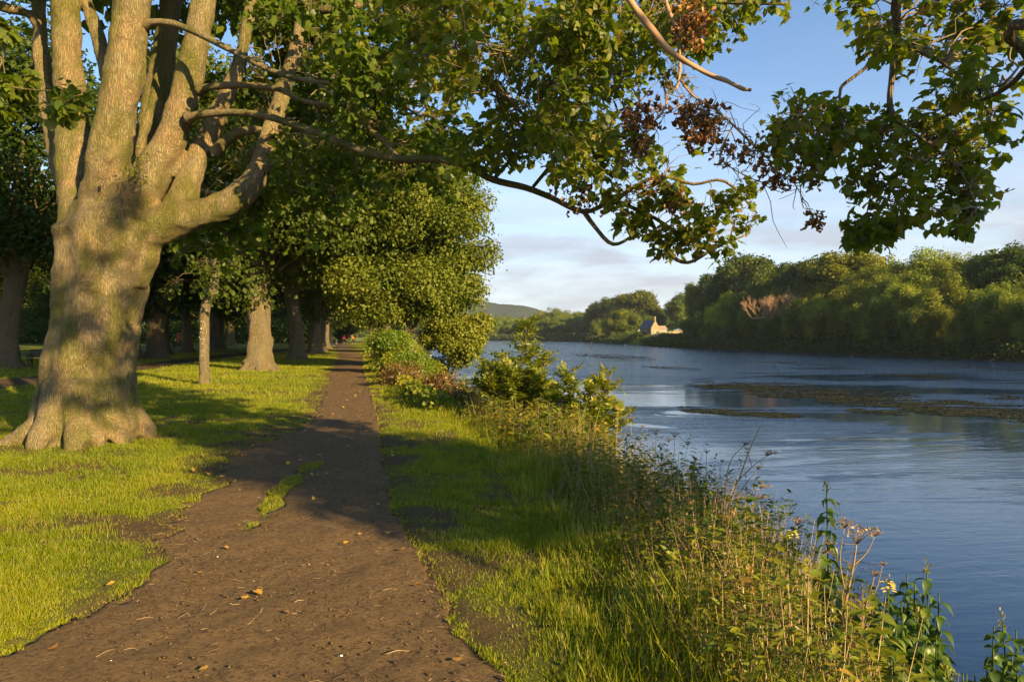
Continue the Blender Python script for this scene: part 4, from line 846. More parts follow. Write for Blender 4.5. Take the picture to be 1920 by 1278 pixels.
# cover far along the bank
g_ = Geo(); n = 60000; y = sample(r, n, 14, 150); s = -.3 + 4.2 * r.random(n); x = veg_x(y) + s * (1 + sstep(y, 40, 150) * 1.5); zq = land(x, y); cl = fbm(x * .7, y * .5, 3)
z_ = zq + np.clip(.9 * cl, .1, 1) * r.random(n) * (1.1 + .5 * sstep(y, 40, 100)); add_leaves(g_, L_KITE, np.column_stack([x, y, z_]), rand_dir(r, n) + [0, 0, .7], rand_dir(r, n) - [0, 0, -.5], (.05 + .06 * r.random(n)) * (1 + y / 60), np.clip(.3 + .7 * fbm(x * .3, y * .2) + r.normal(0, .12, n), 0, 1))
g_.build('bank_undergrowth', HERB); o = bpy.data.objects['bank_undergrowth']; o['kind'] = 'stuff'; o['label'] = 'mixed low growth along the distant part of the bank'; o['category'] = 'undergrowth'

# ------------------------------------------------------------------ the opposite bank
W_MAT = leaf_mat('willow_leaf', [(0, (.05, .07, .012)), (.5, (.10, .125, .018)), (1, (.17, .185, .03))], .35, .012)
def make_far(name, seed, R, H, zlo, nb, rb, n, size, tmpl, t0, mat, flat=.8, droop=.5, bias=.6):
    r = rng(seed); T = empty(name, (0, 0, 0)); g_ = Geo(); bp, br_ = blobs(r, (0, 0, (H + zlo) / 2), (R, R, (H - zlo) / 2), nb, rb, zlo, bias)
    g_.tube([(0, 0, -1.2), (0, 0, 0), (.1, .1, H * .3), (-.1, .2, H * .55), (0, 0, H * .85)], [.45, .36, .28, .18, .04], 8, sub=3, wob=.1, seed=seed)
    for q in bp[::2]: g_.tube(wiggle(r, np.array([0, 0, max(.6, q[2] * .5)]), q, 4, .06), [.14, .1, .06, .02], 5, sub=2)
    g_.build('trunk', BARKD, T); gl = Geo(); crown(gl, r, bp, br_, n, size, tmpl, t0, flat, droop, shell=.1, tblob=.18); gl.build('crown', mat, T); return T
L_WIL = (L_LANCE[0] * [1.3, 1, 1], [np.array([[0, 1, 6], [1, 2, 6], [2, 3, 6], [3, 4, 6], [4, 5, 6], [5, 0, 6]])[::1]])
L_SLIM = (np.array([[0, 0, 0], [.22, .45, .05], [0, 1, -.1], [-.22, .45, .05]], float), L_KITE[1])
FARP = {
    'w1': make_far('willow_tree', 201, 4.3, 10, .4, 130, .72, 56000, .30, L_SLIM, .5, W_MAT, 1.5, .2, .25),
    'w2': make_far('willow_tree', 202, 5.0, 10, .3, 150, .8, 60000, .30, L_SLIM, .5, W_MAT, 1.3, .3, .3),
    'o1': make_far('broadleaf_tree', 203, 4.8, 10, 1.2, 90, .95, 52000, .27, L_KITE, .5, LEAF_FAR, .75, .5, .65),
    'o2': make_far('broadleaf_tree', 204, 4.2, 10, 1.6, 75, .9, 46000, .27, L_KITE, .5, LEAF_FAR, .8, .5, .7)}
usedf = set()
def opp_at(pxx, off):
    k = (pxx - CX) / F; ys = np.linspace(70, 700, 3000); f = k * ys - opp_x(ys) - off * (1 if k > .02 else .9); i = np.where(np.diff(np.sign(f)) != 0)[0]
    return (float(k * ys[i[0]]), float(ys[i[0]])) if len(i) else (k * 505., 505.)
def far_put(kind, x, y, top, sx, label, group, colr, rz):
    zq = float(land(x, y)) - .2; H = (EYE + (HY - top) / F * y) - zq; s = H / 10.0; p = FARP[kind]; sc3 = (s * sx, s * sx, s); c4 = colr
    if kind not in usedf:
        usedf.add(kind); p.location = (x, y, zq); p.rotation_euler = (0, 0, rz); p.scale = sc3; tag(p, label, 'tree', group)
        for ch in p.children: ch.color = (*c4, 1)
    else: copy_thing(p, (x, y, zq), rz, sc3, label, group, c4)
GF = 'trees on the opposite bank'
gold = (2.3, 1.7, .7); oliv = (1.8, 1.6, 1.0); dark = (.9, .95, .8); pale = (2.1, 2.0, 1.4); mid = (1.35, 1.35, 1.0); lime = (2.8, 2.6, 1.0)
OB = [  # photo column, row of the top, metres behind the water edge, kind, width, tint, label
    (1262, 572, 50, 'o2', .9, mid, 'small rounded tree right behind the stone cottage'), (1288, 545, 46, 'o1', 1.0, mid, 'leafy tree rising behind the cottage wall'),
    (1318, 522, 20, 'w1', .9, oliv, 'tall loose tree between the cottage and the darker crown'), (1350, 505, 24, 'o1', .9, dark, 'dark tree left of the airy tall crown'),
    (1395, 470, 22, 'o2', 1.0, dark, 'tall airy dark crown left of the bare tree'), (1440, 482, 24, 'o1', .9, dark, 'dark crown directly behind the bare tree'),
    (1492, 500, 24, 'o2', .9, dark, 'dark crown filling the dip right of the bare tree'), (1535, 478, 24, 'o1', 1.0, (1.1, 1.0, .8), 'brownish green oak left of the golden crown'),
    (1590, 463, 20, 'o1', 1.15, gold, 'large golden green crown on the skyline'), (1645, 476, 20, 'w2', 1.0, (1.7, 1.5, 1), 'yellowish willow touching the golden crown'),
    (1700, 486, 18, 'w1', 1.0, oliv, 'olive willow in the dip of the skyline'), (1750, 457, 22, 'w2', 1.1, pale, 'high feathery pale willow on the skyline'),
    (1800, 480, 20, 'w1', 1.0, oliv, 'feathery willow right of the highest pale one'), (1850, 470, 26, 'o1', 1.0, dark, 'dark dense crown near the right edge'),
    (1905, 452, 24, 'o2', 1.1, dark, 'tallest dark crown at the right edge'), (1960, 460, 20, 'o1', 1.1, dark, 'dark tree cut by the right edge'),
    (1343, 568, 7, 'w1', .8, lime, 'small bright lime green tree low on the bank'), (1372, 543, 12, 'o2', .6, lime, 'bright yellow green sprig of tree above the lime one'),
    (1300, 590, 8, 'w2', 1.1, mid, 'low bush like willow beside the cottage meadow'), (1330, 605, 4, 'w1', 1.2, mid, 'low green willow at the left tip of the wooded bank'),
    (1375, 600, 4, 'w2', 1.1, dark, 'dark low willow below the lime green tree'), (1410, 575, 5, 'w1', 1.0, mid, 'willow left of and below the bare tree'),
    (1450, 590, 4, 'w2', 1.1, (.9, 1.1, 1.1), 'rounded grey green willow below the bare tree'), (1500, 560, 6, 'w1', 1.0, mid, 'willow right of the bare tree'),
    (1545, 545, 6, 'w2', 1.0, oliv, 'broad willow under the brownish oak'), (1592, 530, 7, 'w1', 1.0, oliv, 'tall willow under the golden crown'),
    (1640, 555, 4, 'w2', 1.1, mid, 'shaded willow leaning to the water under the yellowish one'), (1690, 525, 8, 'w1', 1.0, pale, 'pale willow in the middle of the bank'),
    (1735, 560, 4, 'w2', 1.0, mid, 'low shaded willow under the feathery pale one'), (1775, 515, 8, 'w1', 1.1, oliv, 'sunlit willow with visible grey stem'),
    (1820, 565, 4, 'w2', 1.0, mid, 'low willow drooping to the water near the driftwood'), (1862, 535, 5, 'w1', 1.0, pale, 'silvery willow under the dark dense crown'),
    (1900, 525, 6, 'w2', 1.0, (1.7, 1.7, 1.2), 'sunlit yellow green willow at right edge'), (1950, 545, 4, 'w1', 1.1, mid, 'willow cut off by the right edge above the water'),
    (1470, 530, 16, 'w2', .9, mid, 'willow between the bare tree and the brownish oak'), (1668, 505, 12, 'w2', 1.0, oliv, 'middle willow in front of the yellowish one'),
    (1420, 530, 14, 'w2', .9, dark, 'shaded tree at the left shoulder of the bare tree'), (1725, 500, 14, 'o2', .9, oliv, 'round olive tree beneath the feathery skyline'),
    # around the cottage
    (1190, 540, 26, 'o1', 1.25, (1.7, 1.35, .7), 'big orange green domed tree left of the cottage'), (1158, 552, 30, 'o2', 1.1, dark, 'dark dome left of the orange green tree'),
    (1128, 562, 22, 'o1', 1.0, dark, 'dark rounded tree stepping down to the far wood'), (1172, 578, 10, 'o1', 1.1, oliv, 'olive tree by the water below the orange dome'),
    (1150, 590, 5, 'w2', 1.1, oliv, 'broad willow dipping to the water left of the meadow'), (1212, 588, 22, 'o2', .9, (1.3, 1.2, .8), 'leafy tree partly hiding the cottage roof'),
    (1120, 598, 5, 'w1', 1.2, mid, 'willow at the left foot of the dark dome'), (1240, 575, 40, 'o1', 1.0, dark, 'dark tree behind the cottage chimney')]
for i, (a, tp, off, k, sx, colr, lab) in enumerate(OB): x, y = opp_at(a, off); far_put(k, x, y, tp, sx, lab, GF, colr, i * 1.3)
# the far wood across the bend
r = rng(210); GW = 'trees of the distant wood'
lab2 = ['at its left end', 'below the left hill slope', 'below the middle hill', 'below the hill\'s right end', 'at the skyline dip', 'at the small skyline dome', 'right of the small dome', 'next to the dark domes']
adj = ['pale crowned tree in the front row of the wood', 'dark tree in the front row of the wood', 'yellowish tree in the back row of the wood', 'dark green tree in the back row of the wood', 'grey green tree low at the water edge']
for j in range(8):
    for m_ in range(5):
        a = 862 + j * 33 + m_ * 6.5; off = [10, 12, 30, 34, 4][m_]; tp = {0: 592, 1: 597, 2: 583, 3: 586, 4: 608}[m_] + r.normal(0, 2) + (8 if j < 5 else 0) + (-9 if j == 5 and m_ == 2 else 0) - (3 * (j - 5) if j > 5 else 0)
        Dd = 500 - max(0, j - 3) * 22 + off; x = (a - CX) / F * Dd; k = ['o1', 'o2', 'w2', 'o1', 'w1'][m_]
        far_put(k, x, Dd, tp, 1.5 if m_ < 4 else 1.9, adj[m_] + ', ' + lab2[j], GW, [pale, dark, (1.7, 1.6, 1), mid, mid][m_], j + m_ * 2.)
for j in range(9):
    a = 640 + j * 28; Dd = 480 + 8 * j; far_put(['o1', 'w2', 'o2'][j % 3], (a - CX) / F * Dd, Dd, 598 + r.normal(0, 3), 1.5, 'distant bank tree seen through riverside leaves, number %s from the left' % ['one', 'two', 'three', 'four', 'five', 'six', 'seven', 'eight', 'nine'][j], GW, mid, j * 1.1)

# bare dead tree
x, y = opp_at(1455, 5); T = empty('bare_tree', (x, y, float(land(x, y))), 'bare orange brown dead tree among the willows across the river', 'tree'); r = rng(220); g_ = Geo()
def fork(p, d, L_, rad, lvl):
    e = p + d * L_; g_.tube(wiggle(r, p, e, 4, .06), [rad, rad * .85, rad * .75, rad * .62], 6, sub=2)
    if lvl == 0: return
    for _ in range(5 if lvl > 1 else 4): fork(p + d * L_ * r.uniform(.55, 1.0), nrm(d + r.normal(0, .42, 3) * [1, .8, .6] + [0, 0, .25]), L_ * r.uniform(.5, .8), rad * .58, lvl - 1)
for dx in (-1.4, .2, 1.6): fork(np.array([dx, 0, 0.]), nrm(np.array([dx * .12, 0, 1.])), 3.6, .17, 4)
for o_ in (-5.5, -4.0): fork(np.array([o_, 0, 4.0]), nrm(np.array([-.5, 0, .6])), 1.7, .09, 3)
g_.tube([(0, 0, 3.2), (-2.2, 0, 4.2), (-4, 0, 4.1), (-5.6, 0, 4.1)], [.2, .16, .12, .08], 6)
g_.build('trunk', DEADWOOD, T); T.scale = (1.0, 1.0, 1.45)
# driftwood at the far water's edge
for i, (a, dz, L_, lab) in enumerate([(1850, 0, 4.5, 'pale driftwood trunk slanting from the willows at right'), (1590, .3, 5, 'grey bare stem leaning over the far water edge'), (1815, 0, 3, 'short bleached log lying at the far waterline')]):
    x, y = opp_at(a, -.6); g_ = Geo(); g_.tube([(0, 0, -.3), (L_ * .4, 0, .5), (L_ * .8, .5, 1.6)], [.16, .12, .05], 7, wob=.2, seed=i); g_.tube([(L_ * .4, 0, .5), (L_ * .3, 0, 1.5)], [.07, .02], 5)
    o = g_.build('driftwood', DEADWOOD, None); o.location = (x, y, WATER_Z + .05); tag(o, lab, 'log', 'driftwood on the far shore')

# wooded hill far behind
hx = np.linspace(-420, 260, 110); hy = np.linspace(-260, 260, 44); HX, HY_ = np.meshgrid(hx, hy)
prof = np.exp(-((HX + 40) / 130) ** 4) * 54 + np.exp(-((HX + 220) / 130) ** 2) * 40 + 12
hz = prof * np.exp(-(HY_ / 150) ** 2) + 5 * fbm(HX * .02, HY_ * .02) + 3.5 * fbm(HX * .12, HY_ * .12, 3) - 6
m, N = new_mat('distant_woodland'); pos = N.n('ShaderNodeNewGeometry').outputs['Position']
c = N.mix(N.noise(pos, .06, 6, .7), (.025, .04, .025), (.055, .07, .045)); bmp = N.n('ShaderNodeBump', {'Strength': 1.0, 'Distance': 4.0, 'Height': N.noise(pos, .12, 6, .7)}).outputs[0]
mat_out(N, N.n('ShaderNodeBsdfPrincipled', {'Base Color': c, 'Roughness': 1, 'Specular IOR Level': 0, 'Normal': bmp}).outputs[0])
ii = (np.arange(43)[:, None] * 110 + np.arange(109)[None]).ravel(); hill = build('distant_hill', np.column_stack([HX.ravel() + 15, HY_.ravel() + 1500, hz.ravel()]), [np.stack([ii, ii + 1, ii + 111, ii + 110], -1)], m); tag(hill, kind='structure')

# ------------------------------------------------------------------ cottage, yard wall, rail
STONE = plain_mat('warm_stone', (.25, .185, .10), .9, .25, 1.8, .4); SLATE = plain_mat('dark_slate', (.07, .065, .07), .7, .25, 3, .3); TILE = plain_mat('pink_tile', (.25, .16, .11), .8, .2, 3, .3); WHITE = plain_mat('white_paint', (.75, .73, .68), .6, .06); GLASS = plain_mat('dark_glass', (.02, .022, .025), .15, .1); WOODF = plain_mat('weathered_boards', (.30, .23, .12), .85, .25, 2)
hxq, hyq = 55.0, 262.0; hzq = float(land(hxq, hyq)) ; CT = empty('stone_cottage', (hxq, hyq, hzq), 'stone cottage with sunlit steep gable and dark roof across the river', 'house'); CT.rotation_euler = (0, 0, .42); CT.scale = (.82, .82, .82)
zb, ze, za = -1.0, 2.6, 6.2
g_ = Geo(); w_, dp = 2.35, 9.0                                     # gable faces -Y (towards the river path)
prof = np.array([(-w_, zb), (w_, zb), (w_, ze), (0, za), (-w_, ze)])
g_.add(np.vstack([np.column_stack([prof[:, 0], np.full(5, y_), prof[:, 1]]) for y_ in (0, dp)]), [np.array([[0, 1, 2, 3, 4]]), np.array([[9, 8, 7, 6, 5]]), np.array([[0, 5, 6, 1], [1, 6, 7, 2], [2, 7, 8, 3], [3, 8, 9, 4], [4, 9, 5, 0]])])
g_.build('wall', STONE, CT, smooth=False)
g_ = Geo()
for s_ in (-1, 1):
    a = np.array([[s_ * (w_ + .3), -.02 + .12, ze - .42], [0.0, .10, za + .06], [0.0, dp + .2, za + .06], [s_ * (w_ + .3), dp + .2, ze - .42]]); b_ = a + [0, 0, .14]
    g_.add(np.vstack([a, b_]), [np.array([[0, 1, 2, 3], [4, 7, 6, 5], [0, 4, 5, 1], [1, 5, 6, 2], [2, 6, 7, 3], [3, 7, 4, 0]])])
rf = g_.build('roof', SLATE, CT, smooth=False)
g_ = Geo(); g_.box((0, .45, za + .7), (.7, .7, 1.9)); g_.box((0, .45, za + 1.7), (.85, .85, .16)); g_.build('chimney', STONE, rf, smooth=False)
for wx, wz in ((-1.1, .75), (.5, .75)):
    g_ = Geo(); g_.box((wx, -.03, wz), (.9, .08, 1.2)); f = g_.build('window', WHITE, CT, smooth=False); g_ = Geo(); g_.box((wx, -.08, wz), (.66, .05, .95)); g_.build('pane', GLASS, f, smooth=False)
g_ = Geo(); g_.box((1.5, -.04, .1), (.8, .08, 1.9)); g_.build('door', GLASS, CT, smooth=False)
g_ = Geo(); g_.box((4.4, 1.6, .6), (4.6, 3.0, 3.0)); g_.build('side_wing', plain_mat('grey_render', (.22, .21, .2), .9, .1), CT, smooth=False)
g_ = Geo(); g_.add(np.array([[1.9, -.2, 2.05], [7.0, -.2, 2.05], [6.8, 1.6, 3.7], [2.1, 1.6, 3.7], [1.9, 3.4, 2.05], [7.0, 3.4, 2.05]]), [np.array([[0, 1, 2, 3], [3, 2, 5, 4]]), np.array([[1, 5, 2], [0, 3, 4]])]); g_.build('wing_roof', TILE, CT, smooth=False)
g_ = Geo()
for k in range(16):
    t = k / 15; x = 51.2 + 10.0 * t; y = 252.5 + 2.5 * t; zq = float(land(x, y)); g_.box((x, y, zq + .55 + .15 * t), (.78, .09, 1.5), .24)
o = g_.build('yard_fence', WOODF, None, smooth=False); tag(o, 'pale board fence stepping up the meadow in front of the cottage', 'fence')
g_ = Geo()
for k in range(5): x, y = 61.5 + k * 1.5, 256 + .4 * k; g_.tube([(x - .9, y, float(land(x, y)) + .2 + .3 * (k % 2)), (x, y, float(land(x, y)) + 1.0 + .3 * (k % 2)), (x + .9, y, float(land(x, y)) + .2)], [.5, .62, .5], 8, wob=.3, seed=k)
o = g_.build('rubble_wall', STONE, None); tag(o, 'tumbled pale stone wall right of the cottage', 'wall')
g_ = Geo(); A_, B_ = np.array([45.8, 246.0, 0]), np.array([50.5, 251.5, 0])
for k in range(7): q = A_ + (B_ - A_) * k / 6; zq = float(land(q[0], q[1])); g_.box((q[0], q[1], zq + .5), (.14, .14, 1.3))
for hgt in (.45, .95): g_.tube([(A_[0] + (B_[0] - A_[0]) * k / 6, A_[1] + (B_[1] - A_[1]) * k / 6, float(land(*(A_ + (B_ - A_) * k / 6)[:2])) + hgt) for k in range(7)], [.09] * 7, 5, sub=1)
o = g_.build('rail_fence', plain_mat('yellow_rail', (.5, .38, .16), .8), None, smooth=False); tag(o, 'low wooden rail running down the meadow to the water', 'fence')
g_ = Geo(); g_.tube([(0, 0, -.8), (0, 0, .35), (0, 0, .55)], [.14, .14, .1], 8); o = g_.build('mooring_post', WHITE, None); o.location = ((1172 - CX) / F * 238, 238, WATER_Z); tag(o, 'small white post standing in the water below the meadow', 'post')
# meadow grass below the cottage
g_ = Geo(); r = rng(231); n = 9000; x = r.uniform(40, 66, n); y = r.uniform(232, 262, n); k = (x - opp_x(y) > .4); x, y = x[k], y[k]; n = len(x); add_leaves(g_, L_BLADE, np.column_stack([x, y, land(x, y) - .02]), rand_dir(r, n) * [1, 1, .2], np.column_stack([r.normal(0, .3, (n, 2)), np.ones(n)]), .35, r.random(n) * .9, .3)
o = g_.build('meadow_grass', GRASS); tag(o, 'rough grass of the meadow sloping from the cottage to the river', 'grass', None, 'stuff')
# shoreline brush under the far trees
g_ = Geo(); n = 70000; y = r.uniform(60, 560, n) ** 1; y = 60 + 500 * r.random(n) ** 1.6; d = r.uniform(-.8, 7, n) * (1 + y / 500); x = opp_x(y) + d; k = ~((y > 236) & (y < 262)); x, y, d = x[k], y[k], d[k]; n = len(x)
z_ = np.maximum(land(x, y), WATER_Z) + (1.2 + 2.0 * fbm(x * .3, y * .15, 3)) * r.random(n) ** .8; add_leaves(g_, L_KITE, np.column_stack([x, y, z_]), rand_dir(r, n), rand_dir(r, n), .3 + y / 900, np.clip(.3 * fbm(x * .2, y * .2) + r.normal(0, .1, n), 0, 1))
o = g_.build('shore_undergrowth', LEAF_FAR); tag(o, 'dark brush hanging over the waterline of the opposite bank', 'undergrowth', None, 'stuff')
# wood closing the park on the left
for i in range(16):
    x = -150 + i * 8.2; y = 150 + 10 * math.sin(i * 2.1); far_put(['o1', 'o2'][i % 2], x, y, 520 + 25 * math.sin(i * 1.7), 1.3, 'dark boundary tree behind the playground, %s' % ['at the far left end', 'second from the left end', 'third from the left end', 'fourth from the left end', 'fifth from the left end', 'sixth from the left end', 'seventh from the left end', 'eighth from the left end', 'ninth from the left end', 'tenth from the left end', 'sixth from the right end', 'fifth from the right end', 'fourth from the right end', 'third from the right end', 'second from the right end', 'at the right end'][i], 'boundary trees of the park', dark, i * .9)
g_ = Geo(); n = 60000; x = r.uniform(-150, -34, n); y = 118 + 26 * r.random(n) + .10 * (x + 90); z_ = (1.5 + 5.0 * fbm(x * .12, y * .2, 3)) * r.random(n) ** .7; add_leaves(g_, L_KITE, np.column_stack([x, y, z_]), rand_dir(r, n), rand_dir(r, n), .42, np.clip(.25 + .3 * fbm(x * .2, y * .2) + r.normal(0, .1, n), 0, 1))
o = g_.build('shrubbery', LEAF_FAR); o.color = (.7, .8, .85, 1); tag(o, 'dark dense shrubbery along the back of the park lawn', 'shrubbery', None, 'stuff')

# ------------------------------------------------------------------ benches, playground, barrier
DARKW = plain_mat('dark_timber', (.06, .045, .03), .8, .3, 10); RED = plain_mat('red_paint', (.5, .06, .03), .5, .1); 
def bench(x, y, rz, label):
    T = empty('park_bench', (x, y, float(land(x, y))), label, 'bench'); T.rotation_euler = (0, 0, rz)
    g_ = Geo(); 
    for k in range(4): g_.box((0, -.22 + .13 * k, .45), (1.6, .11, .035))
    g_.build('seat', DARKW, T, smooth=False); g_ = Geo()
    for k in range(3): g_.box((0, .26 + .015 * k, .58 + .14 * k), (1.6, .03, .11))
    g_.build('backrest', DARKW, T, smooth=False)
    for s_ in (-.72, .72):
        g_ = Geo(); g_.box((s_, -.2, .22), (.07, .07, .46)); g_.box((s_, .27, .45), (.07, .07, .92)); g_.box((s_, .03, .40), (.06, .5, .06)); g_.box((s_, 0, .66), (.07, .56, .05)); g_.box((s_, -.2, .55), (.06, .06, .2)); g_.build('leg', DARKW, T, smooth=False)
bench(-22.5, 33.0, .25, 'dark wooden bench on the lawn just left of the great sycamore'); bench(*ground_at(338, 660), 0, 'small dark bench in front of the tree by the playground')
pgx, pgy = (316 - CX) / F * 104, 104.0; T = empty('playground_frame', (pgx, pgy, 0), 'red playground frame far back on the shaded lawn', 'play equipment')
for s_ in (-3.2, -1.6, 1.4, 3.2): g_ = Geo(); g_.tube([(s_, 0, 0), (s_, 0, 1.9)], [.13, .13], 8); g_.build('post', RED, T)
g_ = Geo(); g_.tube([(-3.3, 0, 1.8), (-1.5, 0, 1.8)], [.1, .1], 6); g_.tube([(1.3, 0, 1.8), (3.3, 0, 1.8)], [.1, .1], 6); g_.build('crossbar', RED, T)
g_ = Geo(); g_.box((2.3, .1, .9), (1.7, .1, .35), tilt=.7); g_.box((-2.4, .1, 1.3), (1.4, .1, .4)); g_.build('panel', RED, T, smooth=False)
x, y = (643 - CX) / F * 118, 118.0; g_ = Geo(); g_.box((0, 0, .42), (2.6, .12, .16)); g_.box((-1.1, 0, .2), (.14, .14, .5)); g_.box((1.1, 0, .2), (.14, .14, .5)); o = g_.build('low_barrier', DARKW, None, smooth=False); o.location = (x, y, float(land(x, y))); tag(o, 'low wooden barrier across the far end of the path', 'barrier')
g_ = Geo(); g_.box((0, 0, .35), (.22, .16, .9)); g_.box((0, 0, .85), (.26, .2, .1)); o = g_.build('marker_post', plain_mat('yellow_marker', (.75, .68, .25), .6), None, smooth=False); x = (631 - CX) / F * 117; o.location = (x, 117, float(land(x, 117))); tag(o, 'short pale yellow marker post left of the low barrier', 'post')

# ------------------------------------------------------------------ people
SKIN = plain_mat('skin', (.45, .27, .19), .6, .05); HAIR = plain_mat('dark_hair', (.04, .025, .015), .7, .2)
def figure(name_loc, rz, coat, trousers, label, lean=0.0, step=.22, arms='down', extra=None, coatlen=.86, s=1.0, legs_in=0):
    T = empty('person', name_loc, label, 'person'); T.rotation_euler = (0, 0, rz); T.scale = (s,) * 3
    def skin(name, verts, edges, radii, mat, parent, root=0):
        me = bpy.data.meshes.new(name); me.from_pydata([tuple(v) for v in verts], edges, []); o = bpy.data.objects.new(name, me); COL.objects.link(o); o.parent = parent
        md = o.modifiers.new('skin', 'SKIN'); md.use_smooth_shade = True
        for i, rr in enumerate(radii): sv_ = me.skin_vertices[0].data[i]; sv_.radius = (rr, rr) if not hasattr(rr, '__len__') else rr; sv_.use_root = (i == root)
        o.modifiers.new('sub', 'SUBSURF').levels = 1; o.modifiers['sub'].render_levels = 1; me.materials.append(mat); return o
    def L(p): x, y, z_ = p; return (x, y - lean * max(0, z_ - .9), z_ - .25 * lean * max(0, z_ - .9))
    hd = L((0, -.03, 1.62)); sh = [L((sx * .18, 0, 1.42)) for sx in (-1, 1)]
    if arms == 'down': el = [L((sx * .25, .03 * sx, 1.13)) for sx in (-1, 1)]; ha = [L((sx * .25, -.12 + .1 * sx, .88)) for sx in (-1, 1)]
    else: el = [L((sx * .26, -.1, 1.15)) for sx in (-1, 1)]; ha = [L((sx * .10, -.36, 1.12 + .1 * sx)) for sx in (-1, 1)]
    V = [(0, 0, .94), L((0, 0, 1.2)), L((0, 0, 1.42)), L((0, -.01, 1.5)), hd, L((0, -.02, 1.74))]; E = [(0, 1), (1, 2), (2, 3), (3, 4), (4, 5)]; R_ = [.14, .13, .11, .055, .095, .06]
    for i in (0, 1):
        k = len(V); V += [sh[i], el[i], ha[i], tuple(np.array(ha[i]) + [0, -.05, -.09])]; E += [(2, k), (k, k + 1), (k + 1, k + 2), (k + 2, k + 3)]; R_ += [.06, .045, .032, .022]
    for i, sx in enumerate((-1, 1)):
        k = len(V); V += [(sx * .09, 0, .88), (sx * .10, sx * step * .35 - .03, .48), (sx * .10, sx * step, .08), (sx * .11, sx * step - .16, .03)]; E += [(0, k), (k, k + 1), (k + 1, k + 2), (k + 2, k + 3)]; R_ += [.09, .06, .045, .035]
    body = skin('body', V, E, R_, SKIN, T)
    V = [(0, 0, coatlen), L((0, 0, 1.15)), L((0, 0, 1.43))]; E = [(0, 1), (1, 2)]; R_ = [.185, .175, .14]
    for i in (0, 1): k = len(V); w3 = tuple(np.array(el[i]) * .15 + np.array(ha[i]) * .85); V += [sh[i], el[i], w3]; E += [(2, k), (k, k + 1), (k + 1, k + 2)]; R_ += [.085, .065, .05]
    skin('jacket', V, E, R_, coat, T)
    V = [(0, 0, .95)]; E = []; R_ = [.16]
    for sx in (-1, 1): k = len(V); V += [(sx * .09, 0, .85), (sx * .10, sx * step * .35 - .03, .48), (sx * .10, sx * step, .12)]; E += [(0, k), (k, k + 1), (k + 1, k + 2)]; R_ += [.11, .08, .065]
    skin('trousers', V, E, R_, trousers, T)
    g_ = Geo(); h_ = np.array(hd); g_.tube([h_ + [0, .02, -.02], h_ + [0, .02, .07], h_ + [0, .01, .13]], [.10, .112, .05], 10, sub=3); g_.build('hair', HAIR, T)
    g_ = Geo(); g_.tube([h_ + [0, -.09, .02], h_ + [0, -.125, -.02]], [.012, .018], 6); g_.build('nose', SKIN, body)
    return T
CR = plain_mat('red_cloth', (.55, .02, .05), .8, .1); CO = plain_mat('orange_cloth', (.75, .17, .03), .8, .1); CB = plain_mat('blue_cloth', (.03, .04, .16), .8, .1); CD = plain_mat('dark_cloth', (.02, .02, .03), .8, .1); CW = plain_mat('white_cloth', (.7, .68, .65), .8, .05)
def gl_(a, Dg): x = (a - CX) / F * Dg; return (x, Dg, float(land(x, Dg)))
figure(gl_(645, 132), 0.3, CR, CD, 'person in a red jacket walking at the far end of the path')
figure(gl_(663.5, 124), -.5, CO, CD, 'person in an orange jacket bending down beside the far path', lean=.9, arms='fwd')
figure(gl_(291, 92), 1.2, CW, CD, 'person in white top walking on the lawn by the playground')
def wade(a, Dg, coat, label): x = (a - CX) / F * Dg; return figure((x, Dg, WATER_Z - .25), 2.6, coat, CD, label, arms='fwd', step=.1)
wade(1108, 205, CD, 'person in dark clothes wading with a rod in midstream'); wade(991, 230, CB, 'person in blue wading beyond the large ash sapling')
for a, Dg, lab in ((1108, 205, 'thin fishing rod held by the wader in dark clothes'), (991, 230, 'thin fishing rod held by the wader in blue')):
    g_ = Geo(); x = (a - CX) / F * Dg; g_.tube([(.15, .3, .85), (.6, 1.2, 1.4), (1.2, 2.8, 2.0)], [.03, .02, .01], 5); o = g_.build('fishing_rod', DARKW, None); o.location = (x, Dg, WATER_Z - .1); o.rotation_euler = (0, 0, .0); tag(o, lab, 'rod')

# ------------------------------------------------------------------ single plants standing out of the bank growth
def leafy_stem(T, x0, y0, z0, h, leafL, seed, t0, lean=(0, 0), bud=True, gl=None, gs=None, every=.062):
    r = rng(seed); n = int(h / every); top = np.array([x0 + lean[0], y0 + lean[1], z0 + h]); b_ = np.array([x0, y0, z0]); pts = catmull([b_, (b_ + top) / 2 + [r.normal(0, .02), 0, 0], top], 8); gs.tube(pts, np.linspace(.006, .003, len(pts)), 5, sub=1)
    for j in range(n):
        t = (j + .6) / n; q = pts[min(int(t * (len(pts) - 1)), len(pts) - 2)]; q = b_ + (top - b_) * t + (q - (b_ + (top - b_) * t)) * .6
        for k in range(3):
            a = j * 1.05 + k * 2.09 + r.normal(0, .2); out = np.array([math.cos(a), math.sin(a), .35 + .3 * t]); L_ = leafL * (1.08 - .55 * max(0, t - .6) / .4) * (.85 + .3 * r.random()) * (.6 + .4 * min(1, t * 3))
            V, Fc, _ = leaves(L_BIG, q[None], nrm(np.array([[out[0] * .5, out[1] * .5, 1]]) + r.normal(0, .3, (1, 3))), out[None] - [0, 0, .05 + .6 * r.random()], L_ * (.75 + .35 * r.random()), .6 + .2 * r.random()); gl.add(V, Fc, float(np.clip(t0 + r.normal(0, .07), 0, .8)))
    if bud:
        for j in range(26): q = top + r.normal(0, [.008, .008, .02]); V, Fc, _ = leaves(L_OVAL, q[None], rand_dir(r, 1), np.array([[r.normal(0, .4), r.normal(0, .4), 1]]), .02, .8); gl.add(V, Fc, .93)
